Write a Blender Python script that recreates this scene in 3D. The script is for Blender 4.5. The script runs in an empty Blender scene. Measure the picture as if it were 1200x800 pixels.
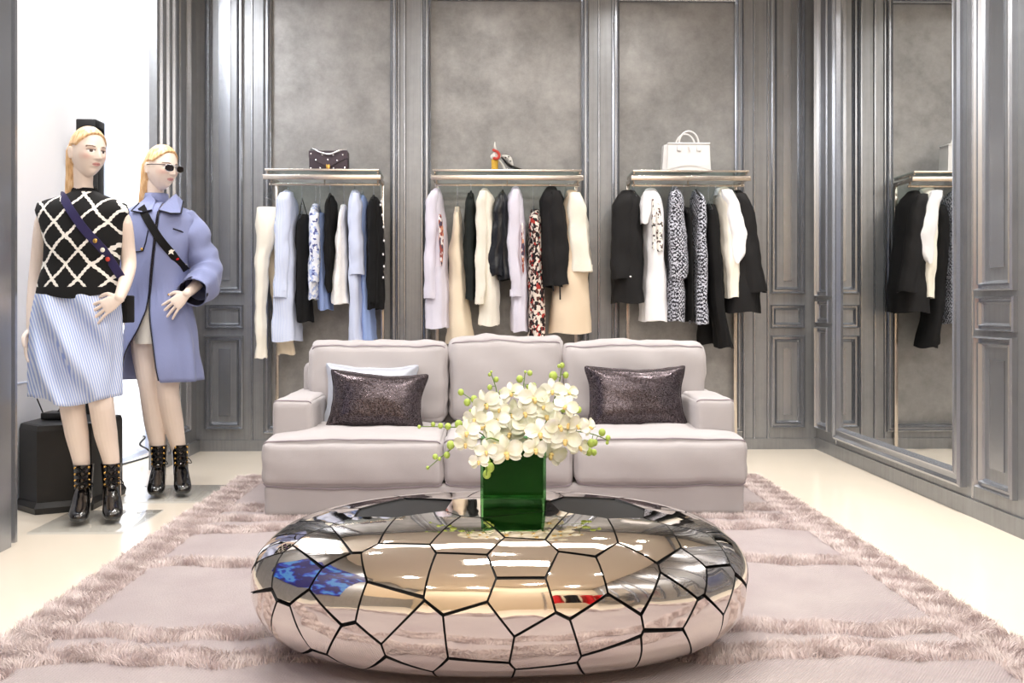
import bpy, math, random
import numpy as np
from math import sin, cos, pi, radians, sqrt, atan2
from mathutils import Vector, Matrix
random.seed(7)
SC = bpy.context.scene
C = SC.collection

# ---------------------------------------------------------------- camera, world, exposure
F = 1080.0                                   # focal length in pixels of the 1200 x 800 frame
TH = math.atan(25 / F)                       # the camera looks slightly right of the wall's normal
EYE = 1.0
cam_data = bpy.data.cameras.new('camera')
cam_data.sensor_width = 36
cam_data.lens = F / 1200 * 36
cam_data.shift_y = -40 / 1200
cam_data.clip_start = 0.05
cam = bpy.data.objects.new('camera', cam_data)
cam.location = (0, 0, EYE)
cam.rotation_euler = (pi / 2, 0, -TH)
C.objects.link(cam)
SC.camera = cam
SC.view_settings.view_transform = 'Standard'
SC.view_settings.look = 'None'
SC.view_settings.gamma = 1
SC.view_settings.use_curve_mapping = False
SC.view_settings.exposure = -0.55
wd = bpy.data.worlds.new('world'); SC.world = wd; wd.use_nodes = True
wd.node_tree.nodes['Background'].inputs[0].default_value = (0.9, 0.92, 1, 1)
wd.node_tree.nodes['Background'].inputs[1].default_value = 0.3

ROOM_L, ROOM_R, WALL_Y, CEIL, BACK_Y = -2.05, 2.304, 6.5, 3.45, -2.4
NICHE_X = -2.375

def area(name, loc, size, power, col=(1, 1, 1), rot=(0, 0, 0), spread=180, size_y=None, disk=False):
    l = bpy.data.lights.new(name, 'AREA'); l.energy = power; l.color = col; l.size = size
    l.shape = 'DISK' if disk else ('RECTANGLE' if size_y else 'SQUARE')
    if size_y: l.size_y = size_y
    l.spread = radians(spread)
    o = bpy.data.objects.new(name, l); o.location = loc; o.rotation_euler = rot; C.objects.link(o)
    return o
LIGHT_COL = (1.0, 0.97, 0.93)
# two long recessed ceiling lights, a row of downlights washing the back wall, the niche's own light and an added fill
area('recessed_light_front', (0.10, 2.35, CEIL - 0.03), .8, 55, LIGHT_COL, size_y=0.5)
area('recessed_light_rear', (0.15, 4.4, CEIL - 0.03), 3.2, 18, LIGHT_COL, size_y=0.5)
for y, pw in ((-1.5, 50), (0.7, 27)):
    for x in (-1.35, -.4, .6, 1.55): area('shop_downlight', (x, y, CEIL - 0.03), .22, pw, LIGHT_COL, disk=True)
for x in (-1.15, -.05, 1.1):
    area('wall_washer', (x, 5.3, CEIL - 0.05), 0.14, {-1.15: .8, -.05: 6, 1.1: 11}[x], LIGHT_COL, rot=(radians(12), 0, 0), spread=130, disk=True)
area('niche_light', (-2.2, 4.75, CEIL - 0.03), 0.25, 120, (0.95, 0.97, 1), size_y=3.3)
area('added_niche_fill', (-2.115, 6.12, 1.72), 3.2, 26, (0.95, 0.97, 1), rot=(0, radians(90), 0), size_y=0.4)  # unseen strip added behind the return to whiten the niche wall
for x, y in ((-1.35, 3.7), (-1.3, 4.5), (1.75, 3.6), (1.75, 5.2), (0.1, 3.3)):
    area('downlight', (x, y, CEIL - 0.05), 0.12, 30 if x > 1.7 else 13, LIGHT_COL, spread=110, disk=True)

def W(px, py, Y):
    """the point of the place seen at a pixel of the photograph, on the plane at depth Y"""
    u = (px - 600) / F; v = (360 - py) / F
    dx = u * cos(TH) + sin(TH); dy = cos(TH) - u * sin(TH)
    k = Y / dy
    return Vector((dx * k, Y, EYE + v * k))
def WX(px, X):
    """depth Y at which the plane x = X is seen in image column px"""
    u = (px - 600) / F
    return X * (cos(TH) - u * sin(TH)) / (u * cos(TH) + sin(TH))

# ---------------------------------------------------------------- materials
def new_mat(name):
    m = bpy.data.materials.new(name); m.use_nodes = True
    nt = m.node_tree; b = nt.nodes['Principled BSDF']
    return m, nt, b
def N(nt, t, **kw):
    n = nt.nodes.new(t)
    for k, v in kw.items():
        if k.startswith('i_'):
            n.inputs[k[2:].replace('_', ' ')].default_value = v
        else: setattr(n, k, v)
    return n
def L(nt, a, b): nt.links.new(a, b)
def rgb(c):
    """sRGB 0-255 to linear"""
    out = []
    for v in c:
        v = v / 255
        out.append(v / 12.92 if v <= 0.04045 else ((v + 0.055) / 1.055) ** 2.4)
    return (*out, 1)
def mat(name, col, rough=0.6, metal=0.0, noise=0.0, nscale=8, bump=0.0, bscale=60, sheen=0.0, coat=0.0, spec=None, trans=0.0, ior=1.45, emit=None, aniso=None):
    m, nt, b = new_mat(name)
    c = rgb(col)
    b.inputs['Base Color'].default_value = c
    b.inputs['Roughness'].default_value = rough
    b.inputs['Metallic'].default_value = metal
    b.inputs['Sheen Weight'].default_value = sheen
    b.inputs['Coat Weight'].default_value = coat
    b.inputs['Coat Roughness'].default_value = 0.05
    b.inputs['Transmission Weight'].default_value = trans
    b.inputs['IOR'].default_value = ior
    if spec is not None: b.inputs['Specular IOR Level'].default_value = spec
    tc = N(nt, 'ShaderNodeTexCoord')
    if noise:
        n = N(nt, 'ShaderNodeTexNoise'); n.inputs['Scale'].default_value = nscale; n.inputs['Detail'].default_value = 6
        L(nt, tc.outputs['Object'], n.inputs['Vector'])
        r = N(nt, 'ShaderNodeValToRGB')
        r.color_ramp.elements[0].position = 0.3; r.color_ramp.elements[1].position = 0.7
        r.color_ramp.elements[0].color = (*[max(0, v * (1 - noise)) for v in c[:3]], 1)
        r.color_ramp.elements[1].color = (*[min(1, v * (1 + noise)) for v in c[:3]], 1)
        L(nt, n.outputs['Fac'], r.inputs['Fac']); L(nt, r.outputs['Color'], b.inputs['Base Color'])
    if bump:
        n2 = N(nt, 'ShaderNodeTexNoise'); n2.inputs['Scale'].default_value = bscale; n2.inputs['Detail'].default_value = 4
        L(nt, tc.outputs['Object'], n2.inputs['Vector'])
        bp = N(nt, 'ShaderNodeBump'); bp.inputs['Strength'].default_value = bump; bp.inputs['Distance'].default_value = 0.01
        L(nt, n2.outputs['Fac'], bp.inputs['Height']); L(nt, bp.outputs['Normal'], b.inputs['Normal'])
    if emit:
        b.inputs['Emission Color'].default_value = c; b.inputs['Emission Strength'].default_value = emit
    return m
def ramp(nt, fac, stops, interp='LINEAR'):
    r = N(nt, 'ShaderNodeValToRGB'); r.color_ramp.interpolation = interp
    e = r.color_ramp.elements
    while len(e) < len(stops): e.new(0.5)
    for el, (p, c) in zip(e, stops): el.position = p; el.color = rgb(c)
    L(nt, fac, r.inputs['Fac']); return r.outputs['Color']
def math_(nt, op, a, b=None):
    n = N(nt, 'ShaderNodeMath', operation=op)
    for i, v in enumerate((a, b)):
        if v is None: continue
        if isinstance(v, (int, float)): n.inputs[i].default_value = v
        else: L(nt, v, n.inputs[i])
    return n.outputs[0]
M = {}
# metal leaf plaster of the panelling: brushed, mottled
def wall_mat(name, base, amount, rough, metal, streak=False):
    m, nt, b = new_mat(name)
    tc = N(nt, 'ShaderNodeTexCoord')
    n = N(nt, 'ShaderNodeTexNoise'); n.inputs['Scale'].default_value = 3.2; n.inputs['Detail'].default_value = 9; n.inputs['Roughness'].default_value = 0.66
    n2 = N(nt, 'ShaderNodeTexNoise'); n2.inputs['Scale'].default_value = 9; n2.inputs['Detail'].default_value = 5; n2.inputs['Roughness'].default_value = 0.75
    mp = N(nt, 'ShaderNodeMapping')
    if streak: mp.inputs['Scale'].default_value = (14, 14, 0.35)
    L(nt, tc.outputs['Object'], mp.inputs['Vector'])
    L(nt, mp.outputs[0], n.inputs['Vector']); L(nt, tc.outputs['Object'], n2.inputs['Vector'])
    mix = math_(nt, 'ADD', math_(nt, 'MULTIPLY', n.outputs['Fac'], 0.6), math_(nt, 'MULTIPLY', n2.outputs['Fac'], 0.4))
    lo = [v * (1 - amount) for v in base]; hi = [min(255, v * (1 + amount * .7)) for v in base]
    col = ramp(nt, mix, [(0.3, lo), (0.5, base), (0.68, hi)])
    L(nt, col, b.inputs['Base Color'])
    b.inputs['Metallic'].default_value = metal
    rr = N(nt, 'ShaderNodeMapRange'); rr.inputs['From Min'].default_value = .3; rr.inputs['From Max'].default_value = .7
    rr.inputs['To Min'].default_value = rough + .1; rr.inputs['To Max'].default_value = rough - .08
    L(nt, mix, rr.inputs['Value'])
    if streak: b.inputs['Roughness'].default_value = rough
    else: L(nt, rr.outputs[0], b.inputs['Roughness'])
    bp = N(nt, 'ShaderNodeBump'); bp.inputs['Strength'].default_value = 0.12; bp.inputs['Distance'].default_value = 0.004
    if not streak: L(nt, n2.outputs['Fac'], bp.inputs['Height']); L(nt, bp.outputs[0], b.inputs['Normal'])
    return m
M['leaf'] = wall_mat('silver_leaf_plaster', (151, 150, 149), 0.19, 0.44, 0.4)
M['panel'] = wall_mat('grey_metallic_paint', (150, 152, 155), 0.10, 0.36, 0.66, streak=True)
M['mould'] = wall_mat('grey_metallic_moulding', (168, 171, 177), 0.05, 0.25, 0.82, streak=True)
M['floor'] = mat('cream_polished_floor', (250, 238, 220), 0.16, noise=0.03, nscale=1.2, coat=0.3)
M['white_wall'] = mat('white_lacquer_wall', (246, 246, 249), 0.6)
M['white_seam'] = mat('blue_grey_seam', (196, 204, 226), 0.5)
M['ceiling'] = mat('ceiling_paint', (226, 216, 200), 0.8)
M['shopwall'] = mat('beige_shop_wall', (196, 178, 152), 0.6)
M['mirror'] = mat('mirror_glass', (232, 233, 232), 0.012, 1.0)
M['chrome'] = mat('polished_steel', (236, 228, 220), 0.035, 1.0)
M['steel'] = mat('brushed_champagne_steel', (210, 202, 193), 0.25, 1.0, bump=0.02, bscale=200)
M['black_seam'] = mat('black_core', (14, 13, 13), 0.5)
M['black'] = mat('black_fabric', (8, 7, 8), 0.9)
M['black_knit'] = mat('black_knit', (9, 9, 10), 0.95, bump=0.6, bscale=240)
M['black_suit'] = mat('black_suiting', (15, 13, 14), 0.8, sheen=0.0, bump=0.08, bscale=300)
M['leather'] = mat('black_leather', (22, 24, 30), 0.32, bump=0.3, bscale=40)
M['patent'] = mat('black_patent_leather', (6, 6, 7), 0.1, coat=1.0, bump=0.35, bscale=22)
M['gold'] = mat('gold_metal', (222, 178, 98), 0.25, 1.0)
M['silver'] = mat('silver_metal', (230, 230, 234), 0.2, 1.0)
M['plastic'] = mat('black_plastic', (17, 17, 18), 0.42)
M['ivory'] = mat('ivory_cloth', (244, 238, 224), 0.8, sheen=0.1, bump=0.1, bscale=120)
M['white_cloth'] = mat('white_cotton', (243, 242, 244), 0.8, bump=0.12, bscale=60)
M['cream'] = mat('cream_wool', (240, 224, 198), 0.85, sheen=0.2)
M['pale_beige'] = mat('beige_coating', (236, 215, 188), 0.85)
M['pale_blue'] = mat('pale_blue_shirting', (208, 216, 240), 0.8, bump=0.12, bscale=40)
M['mid_blue'] = mat('mid_blue_shirting', (150, 172, 222), 0.8, bump=0.12, bscale=40)
M['lav_white'] = mat('lavender_white_shirting', (226, 222, 236), 0.8, bump=0.12, bscale=40)
M['lavender'] = mat('lavender_wool', (132, 140, 180), 0.8, sheen=0.2, bump=0.12, bscale=90)
M['navy_trim'] = mat('navy_piping', (14, 14, 30), 0.6)
M['purple_strap'] = mat('navy_strap', (44, 38, 84), 0.6)
M['sofa'] = mat('mauve_grey_linen', (182, 176, 176), 0.92, sheen=0.05, noise=0.03, nscale=5, bump=0.16, bscale=420)
M['piping'] = mat('sofa_piping', (160, 150, 156), 0.9)
def clear(name, col, ior=1.45, gl=1.0):
    # thin clear sheet: light passes straight through, the surface mirrors by Fresnel
    m = bpy.data.materials.new(name); m.use_nodes = True; nt = m.node_tree; nt.nodes.clear()
    out = N(nt, 'ShaderNodeOutputMaterial'); mx = N(nt, 'ShaderNodeMixShader'); tr = N(nt, 'ShaderNodeBsdfTransparent'); g = N(nt, 'ShaderNodeBsdfGlossy'); fr = N(nt, 'ShaderNodeFresnel')
    tr.inputs[0].default_value = rgb(col); g.inputs['Roughness'].default_value = .03; g.inputs[0].default_value = (gl, gl, gl, 1); fr.inputs[0].default_value = ior; ge = N(nt, 'ShaderNodeNewGeometry')
    L(nt, math_(nt, 'MULTIPLY', fr.outputs[0], math_(nt, 'SUBTRACT', 1, ge.outputs['Backfacing'])), mx.inputs[0]); L(nt, tr.outputs[0], mx.inputs[1]); L(nt, g.outputs[0], mx.inputs[2]); L(nt, mx.outputs[0], out.inputs[0])
    return m
M['glassclear'] = clear('clear_acrylic', (246, 248, 250), 1.5)
M['glass'] = clear('shelf_glass', (226, 236, 234), 1.5)
M['vaseglass'] = clear('vase_glass', (176, 214, 178), 1.5)
M['vasegreen'] = mat('green_leaf_lining', (10, 70, 18), 0.35, noise=0.3, nscale=7)
M['stem'] = mat('orchid_stem', (92, 120, 44), 0.5)
M['bud'] = mat('orchid_bud', (178, 200, 96), 0.5, noise=0.15, nscale=30)
M['lip'] = mat('orchid_lip', (236, 206, 134), 0.5)
M['hair'] = None
M['shoe_yellow'] = mat('yellow_heel', (232, 186, 74), 0.35)
M['shoe_white'] = mat('white_shoe_leather', (245, 243, 238), 0.3)
M['shoe_red'] = mat('red_shoe_leather', (206, 70, 56), 0.35)
M['bagwhite'] = mat('white_grained_leather', (222, 220, 219), 0.35, bump=0.05, bscale=150)
M['bagdark'] = mat('dark_plum_leather', (70, 58, 66), 0.4, bump=0.15, bscale=80)
M['green_black'] = mat('very_dark_green_cloth', (14, 22, 20), 0.8)
M['red'] = mat('red_cloth', (200, 12, 20), 0.6)

def object_xyz(nt):
    tc = N(nt, 'ShaderNodeTexCoord'); s = N(nt, 'ShaderNodeSeparateXYZ'); L(nt, tc.outputs['Object'], s.inputs[0])
    return tc, s.outputs[0], s.outputs[1], s.outputs[2]
# orchid petal
m, nt, b = new_mat('orchid_petal'); tc = N(nt, 'ShaderNodeTexCoord')
n = N(nt, 'ShaderNodeTexNoise'); n.inputs['Scale'].default_value = 30; L(nt, tc.outputs['Object'], n.inputs['Vector'])
L(nt, ramp(nt, n.outputs['Fac'], [(0.3, (226, 226, 196)), (0.6, (243, 242, 230))]), b.inputs['Base Color'])
b.inputs['Roughness'].default_value = 0.5; b.inputs['Subsurface Weight'].default_value = 0.15; b.inputs['Subsurface Radius'].default_value = (.01, .01, .006)
M['petal'] = m
# hair
m, nt, b = new_mat('blond_hair'); tc = N(nt, 'ShaderNodeTexCoord')
mp = N(nt, 'ShaderNodeMapping'); mp.inputs['Scale'].default_value = (90, 90, 6); L(nt, tc.outputs['Object'], mp.inputs['Vector'])
n = N(nt, 'ShaderNodeTexNoise'); n.inputs['Scale'].default_value = 1; n.inputs['Detail'].default_value = 4; L(nt, mp.outputs[0], n.inputs['Vector'])
L(nt, ramp(nt, n.outputs['Fac'], [(0.3, (192, 146, 98)), (0.5, (226, 184, 134)), (0.7, (246, 218, 176))]), b.inputs['Base Color'])
b.inputs['Roughness'].default_value = 0.38
bp = N(nt, 'ShaderNodeBump'); bp.inputs['Strength'].default_value = 0.3; bp.inputs['Distance'].default_value = .003; L(nt, n.outputs['Fac'], bp.inputs['Height']); L(nt, bp.outputs[0], b.inputs['Normal'])
M['hair'] = m
# skin: vertex colours carry the make-up
m, nt, b = new_mat('mannequin_skin'); at = N(nt, 'ShaderNodeAttribute', attribute_name='Col'); L(nt, at.outputs['Color'], b.inputs['Base Color'])
b.inputs['Roughness'].default_value = 0.45
M['skin'] = m
# knitted vest with a white rope lattice
def lattice_mat():
    m, nt, b = new_mat('lattice_knit'); tc, x, y, z = object_xyz(nt)
    n = N(nt, 'ShaderNodeTexNoise'); n.inputs['Scale'].default_value = 9; n.inputs['Detail'].default_value = 1; L(nt, tc.outputs['Object'], n.inputs['Vector'])
    wob = math_(nt, 'MULTIPLY', math_(nt, 'SUBTRACT', n.outputs['Fac'], 0.5), 0.34)
    a = math_(nt, 'DIVIDE', x, 0.118); c = math_(nt, 'DIVIDE', z, 0.132)
    out = None
    for sgn in ('ADD', 'SUBTRACT'):
        u = math_(nt, 'ADD', math_(nt, sgn, a, c), wob)
        u = math_(nt, 'ABSOLUTE', math_(nt, 'SUBTRACT', math_(nt, 'FRACT', math_(nt, 'ADD', u, 40.27)), 0.5))
        e = math_(nt, 'SINE', math_(nt, 'MULTIPLY', z, 420))
        line = math_(nt, 'LESS_THAN', u, math_(nt, 'ADD', 0.072, math_(nt, 'MULTIPLY', e, 0.014)))
        out = line if out is None else math_(nt, 'MAXIMUM', out, line)
    # plain black yoke at the hem and side
    keep = math_(nt, 'GREATER_THAN', z, 1.085)
    keep2 = math_(nt, 'LESS_THAN', z, 1.535)
    out = math_(nt, 'MULTIPLY', math_(nt, 'MULTIPLY', out, keep), keep2)
    keep3 = math_(nt, 'LESS_THAN', y, 0.02); out = math_(nt, 'MULTIPLY', out, keep3)
    L(nt, ramp(nt, out, [(0.4, (10, 9, 10)), (0.6, (244, 240, 232))]), b.inputs['Base Color'])
    b.inputs['Roughness'].default_value = 0.9
    bp = N(nt, 'ShaderNodeBump'); bp.inputs['Strength'].default_value = 0.9; bp.inputs['Distance'].default_value = .006
    L(nt, out, bp.inputs['Height']); L(nt, bp.outputs[0], b.inputs['Normal'])
    return m
M['lattice'] = lattice_mat()
def stripe_mat(name, c1, c2, period, diag=0.0):
    m, nt, b = new_mat(name); tc, x, y, z = object_xyz(nt)
    u = math_(nt, 'ADD', math_(nt, 'ADD', x, math_(nt, 'MULTIPLY', y, 0.6)), math_(nt, 'MULTIPLY', z, diag))
    s = math_(nt, 'SINE', math_(nt, 'MULTIPLY', u, 2 * pi / period))
    L(nt, ramp(nt, math_(nt, 'ADD', math_(nt, 'MULTIPLY', s, .5), .5), [(0.3, c1), (0.7, c2)]), b.inputs['Base Color'])
    b.inputs['Roughness'].default_value = 0.75
    return m
M['stripe'] = stripe_mat('blue_white_stripe', (158, 178, 228), (226, 232, 246), 0.0125, 0.25)
M['shirt_stripe'] = stripe_mat('fine_blue_stripe', (196, 208, 240), (226, 232, 248), 0.008)
def vor_mat(name, stops, scale, stretch=(1, 1, 1), rough=.8, bump=0.0):
    m, nt, b = new_mat(name); tc = N(nt, 'ShaderNodeTexCoord'); mp = N(nt, 'ShaderNodeMapping'); mp.inputs['Scale'].default_value = stretch
    mp.inputs['Rotation'].default_value = (0.5, 0.6, 0.3)
    L(nt, tc.outputs['Object'], mp.inputs['Vector'])
    ns = N(nt, 'ShaderNodeTexNoise'); ns.inputs['Scale'].default_value = scale * .6; L(nt, mp.outputs[0], ns.inputs['Vector'])
    add = N(nt, 'ShaderNodeVectorMath', operation='ADD'); sc_ = N(nt, 'ShaderNodeVectorMath', operation='SCALE'); sc_.inputs['Scale'].default_value = 1.6 / scale
    L(nt, ns.outputs['Color'], sc_.inputs[0]); L(nt, mp.outputs[0], add.inputs[0]); L(nt, sc_.outputs[0], add.inputs[1])
    v = N(nt, 'ShaderNodeTexVoronoi'); v.inputs['Scale'].default_value = scale; L(nt, add.outputs[0], v.inputs['Vector'])
    s = N(nt, 'ShaderNodeSeparateColor'); L(nt, v.outputs['Color'], s.inputs[0])
    L(nt, ramp(nt, s.outputs[0], stops, 'CONSTANT'), b.inputs['Base Color']); b.inputs['Roughness'].default_value = rough
    if bump:
        bp = N(nt, 'ShaderNodeBump'); bp.inputs['Strength'].default_value = bump; bp.inputs['Distance'].default_value = .004
        L(nt, v.outputs['Distance'], bp.inputs['Height']); L(nt, bp.outputs[0], b.inputs['Normal'])
    return m
M['floral'] = vor_mat('red_black_floral', [(0, (30, 20, 24)), (.36, (238, 226, 214)), (.66, (178, 52, 44)), (.76, (96, 56, 50)), (.86, (238, 226, 214))], 62, (1, 1, .8))
M['blue_floral'] = vor_mat('blue_floral', [(0, (226, 230, 244)), (.45, (170, 186, 226)), (.7, (238, 240, 248)), (.88, (84, 92, 150))], 60)
M['strip_print'] = vor_mat('paisley_print', [(0, (150, 70, 60)), (.3, (226, 214, 212)), (.55, (70, 60, 80)), (.7, (214, 150, 120)), (.85, (240, 232, 226))], 80, (1, 1, .5))
M['tweed_old'] = vor_mat('black_white_tweed', [(0, (24, 24, 32)), (.5, (196, 198, 212)), (.72, (40, 40, 52)), (.86, (236, 236, 242))], 130, rough=.95, bump=.5)
M['embroidery'] = vor_mat('dark_embroidery', [(0, (240, 236, 230)), (.46, (90, 66, 66)), (.62, (244, 240, 232)), (.82, (60, 60, 60)), (.92, (250, 248, 244))], 80)
m, nt, b = new_mat('black_white_tweed'); tc, x, y, z = object_xyz(nt)
q_ = math_(nt, 'MULTIPLY', math_(nt, 'SINE', math_(nt, 'MULTIPLY', math_(nt, 'ADD', x, y), 2 * pi / .030)), math_(nt, 'SINE', math_(nt, 'MULTIPLY', z, 2 * pi / .027)))
n = N(nt, 'ShaderNodeTexNoise'); n.inputs['Scale'].default_value = 105; L(nt, tc.outputs['Object'], n.inputs['Vector'])
q_ = math_(nt, 'ADD', math_(nt, 'MULTIPLY', q_, .12), n.outputs['Fac'])
L(nt, ramp(nt, q_, [(.46, (26, 26, 36)), (.58, (206, 208, 220))]), b.inputs['Base Color']); b.inputs['Roughness'].default_value = .95
bp = N(nt, 'ShaderNodeBump'); bp.inputs['Strength'].default_value = .6; bp.inputs['Distance'].default_value = .005; L(nt, q_, bp.inputs['Height']); L(nt, bp.outputs[0], b.inputs['Normal'])
M['tweed'] = m
M['lace'] = mat('white_lace', (246, 243, 240), 0.8, bump=0.6, bscale=70)
# sequinned pillow cloth
m, nt, b = new_mat('sequin_cloth'); tc = N(nt, 'ShaderNodeTexCoord')
v = N(nt, 'ShaderNodeTexVoronoi'); v.inputs['Scale'].default_value = 260; L(nt, tc.outputs['Object'], v.inputs['Vector'])
s = N(nt, 'ShaderNodeSeparateColor'); L(nt, v.outputs['Color'], s.inputs[0])
L(nt, ramp(nt, s.outputs[0], [(0.2, (52, 44, 46)), (0.85, (104, 94, 98))]), b.inputs['Base Color'])
b.inputs['Metallic'].default_value = 0.7; b.inputs['Roughness'].default_value = 0.27
nm = N(nt, 'ShaderNodeBump'); nm.inputs['Strength'].default_value = .9; nm.inputs['Distance'].default_value = .0025; L(nt, s.outputs[1], nm.inputs['Height']); L(nt, nm.outputs[0], b.inputs['Normal'])
M['sequin'] = m
M['silk'] = mat('pale_silver_silk', (186, 190, 200), 0.38, 0.25, noise=0.12, nscale=9)
# rug
m, nt, b = new_mat('woven_rug_field'); tc, x, y, z = object_xyz(nt)
n = N(nt, 'ShaderNodeTexNoise'); n.inputs['Scale'].default_value = 3; n.inputs['Detail'].default_value = 6; L(nt, tc.outputs['Object'], n.inputs['Vector'])
L(nt, ramp(nt, n.outputs['Fac'], [(0.3, (186, 168, 170)), (0.7, (208, 194, 192))]), b.inputs['Base Color']); b.inputs['Roughness'].default_value = 1
b.inputs['Sheen Weight'].default_value = .3
wv = math_(nt, 'MULTIPLY', math_(nt, 'SINE', math_(nt, 'MULTIPLY', math_(nt, 'ADD', x, math_(nt, 'MULTIPLY', y, .35)), 700)), math_(nt, 'SINE', math_(nt, 'MULTIPLY', y, 800)))
n3 = N(nt, 'ShaderNodeTexNoise'); n3.inputs['Scale'].default_value = 160; L(nt, tc.outputs['Object'], n3.inputs['Vector'])
bp = N(nt, 'ShaderNodeBump'); bp.inputs['Strength'].default_value = .9; bp.inputs['Distance'].default_value = .006
L(nt, math_(nt, 'ADD', math_(nt, 'MULTIPLY', wv, .5), n3.outputs['Fac']), bp.inputs['Height']); L(nt, bp.outputs[0], b.inputs['Normal'])
M['rug'] = m
m, nt, b = new_mat('shag_pile'); tc, x, y, z = object_xyz(nt)
n = N(nt, 'ShaderNodeTexNoise'); n.inputs['Scale'].default_value = 14; n.inputs['Detail'].default_value = 3; L(nt, tc.outputs['Object'], n.inputs['Vector'])
L(nt, ramp(nt, n.outputs['Fac'], [(0.3, (214, 198, 196)), (0.7, (232, 220, 216))]), b.inputs['Base Color']); b.inputs['Roughness'].default_value = .9
M['shag'] = m
m, nt, b = new_mat('blue_screen'); tc, x, y, z = object_xyz(nt)
n = N(nt, 'ShaderNodeTexWave'); n.inputs['Scale'].default_value = 2.2; n.inputs['Distortion'].default_value = 9; n.inputs['Detail'].default_value = 3; L(nt, tc.outputs['Object'], n.inputs['Vector'])
c_ = ramp(nt, n.outputs['Fac'], [(0.2, (30, 20, 120)), (0.6, (40, 80, 230)), (.9, (90, 170, 250))])
L(nt, c_, b.inputs['Emission Color']); b.inputs['Emission Strength'].default_value = 1.0; b.inputs['Base Color'].default_value = (0, 0, 0, 1)
M['screen'] = m

# ---------------------------------------------------------------- mesh helpers (coordinates are the room's)
ORIGIN = {}
def thing(name, label, cat, loc, group=None):
    o = bpy.data.objects.new(name, None); C.objects.link(o); o.location = loc; o.empty_display_size = .1
    o['label'] = label; o['category'] = cat
    if group: o['group'] = group
    ORIGIN[o.name] = Vector(loc)
    return o
def tag(o, label, cat, group=None):
    o['label'] = label; o['category'] = cat
    if group: o['group'] = group
    return o
class MB:
    def __init__(s): s.v = []; s.f = []; s.m = []; s.mi = 0
    def add(s, vs, fs):
        n = len(s.v); s.v += [tuple(p) for p in vs]
        for f in fs: s.f.append([i + n for i in f]); s.m.append(s.mi)
    def box(s, x0, x1, y0, y1, z0, z1, bev=0.0):
        if bev <= 0:
            s.add([(x, y, z) for z in (z0, z1) for y in (y0, y1) for x in (x0, x1)],
                  [(0, 2, 3, 1), (4, 5, 7, 6), (0, 1, 5, 4), (2, 6, 7, 3), (0, 4, 6, 2), (1, 3, 7, 5)])
            return
        b = min(bev, (x1 - x0) / 2.01, (y1 - y0) / 2.01, (z1 - z0) / 2.01)
        rings = []
        nseg = 3
        for sg, zc in ((-1, z0 + b), (1, z1 - b)):
            for i in range(nseg + 1):
                t = (i / nseg) * pi / 2
                tt = (pi / 2 - t) if sg < 0 else t
                ins = b * (1 - cos(tt)); z = zc + sg * b * sin(tt)
                rings.append(s._rr(x0 + ins, x1 - ins, y0 + ins, y1 - ins, z, max(b - ins, 1e-5)))
        s.loft(rings, cap=True)
    def _rr(s, x0, x1, y0, y1, z, r, n=4):
        out = []
        for cx, cy, a0 in ((x1 - r, y1 - r, 0), (x0 + r, y1 - r, pi / 2), (x0 + r, y0 + r, pi), (x1 - r, y0 + r, 3 * pi / 2)):
            for i in range(n): a = a0 + i / (n - 1) * pi / 2; out.append((cx + r * cos(a), cy + r * sin(a), z))
        return out
    def loft(s, rings, cap=True, closed=True):
        n = len(rings[0]); vs = [p for r in rings for p in r]; fs = []
        for i in range(len(rings) - 1):
            for j in range(n if closed else n - 1):
                k = (j + 1) % n
                fs.append((i * n + j, i * n + k, (i + 1) * n + k, (i + 1) * n + j))
        if cap:
            fs.append(tuple(range(n - 1, -1, -1))); fs.append(tuple((len(rings) - 1) * n + j for j in range(n)))
        s.add(vs, fs)
    def tube(s, pts, rad, n=10, cap=True, round_ends=False, flat=None, up=(0, 0, 1)):
        """tube along pts; rad number or list; flat = (width factor, height factor)"""
        pts = [Vector(p) for p in pts]
        if not isinstance(rad, (list, tuple)): rad = [rad] * len(pts)
        rings = []; prev = None
        P = list(zip(pts, rad))
        if round_ends:
            d0 = (pts[0] - pts[1]).normalized(); d1 = (pts[-1] - pts[-2]).normalized()
            a = [(pts[0] + d0 * rad[0] * sin(t), rad[0] * cos(t)) for t in (1.35, 1.0, .5)]
            b = [(pts[-1] + d1 * rad[-1] * sin(t), rad[-1] * cos(t)) for t in (.5, 1.0, 1.35)]
            P = a + P + b
        for i, (p, r) in enumerate(P):
            q0 = P[max(i - 1, 0)][0]; q1 = P[min(i + 1, len(P) - 1)][0]
            t = (q1 - q0)
            t = t.normalized() if t.length > 1e-9 else Vector((0, 0, 1))
            if prev is None:
                u = Vector(up)
                if abs(u.dot(t)) > .95: u = Vector((0, 1, 0))
                a = (u - t * u.dot(t)).normalized()
            else:
                a = prev - t * prev.dot(t)
                a = a.normalized() if a.length > 1e-6 else prev
            prev = a; c = t.cross(a)
            fa, fc = flat or (1, 1)
            rings.append([p + a * (cos(k / n * 2 * pi) * r * fa) + c * (sin(k / n * 2 * pi) * r * fc) for k in range(n)])
        s.loft(rings, cap)
    def ball(s, c, r, n=10, sc=(1, 1, 1)):
        rings = []
        for i in range(1, n):
            t = i / n * pi
            rings.append([(c[0] + r * sc[0] * sin(t) * cos(a), c[1] + r * sc[1] * sin(t) * sin(a), c[2] - r * sc[2] * cos(t)) for a in [k / (n + 4) * 2 * pi for k in range(n + 4)]])
        s.loft(rings)
    def ribbon(s, pts, wv, th):
        """flat strap along pts, wv = half-width vector(s), th = thickness vector(s)"""
        rings = []
        for i, p in enumerate(pts):
            w = Vector(wv[i] if isinstance(wv, list) else wv); t = Vector(th[i] if isinstance(th, list) else th); p = Vector(p)
            rings.append([p - w, p + w, p + w + t, p - w + t])
        s.loft(rings)
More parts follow.
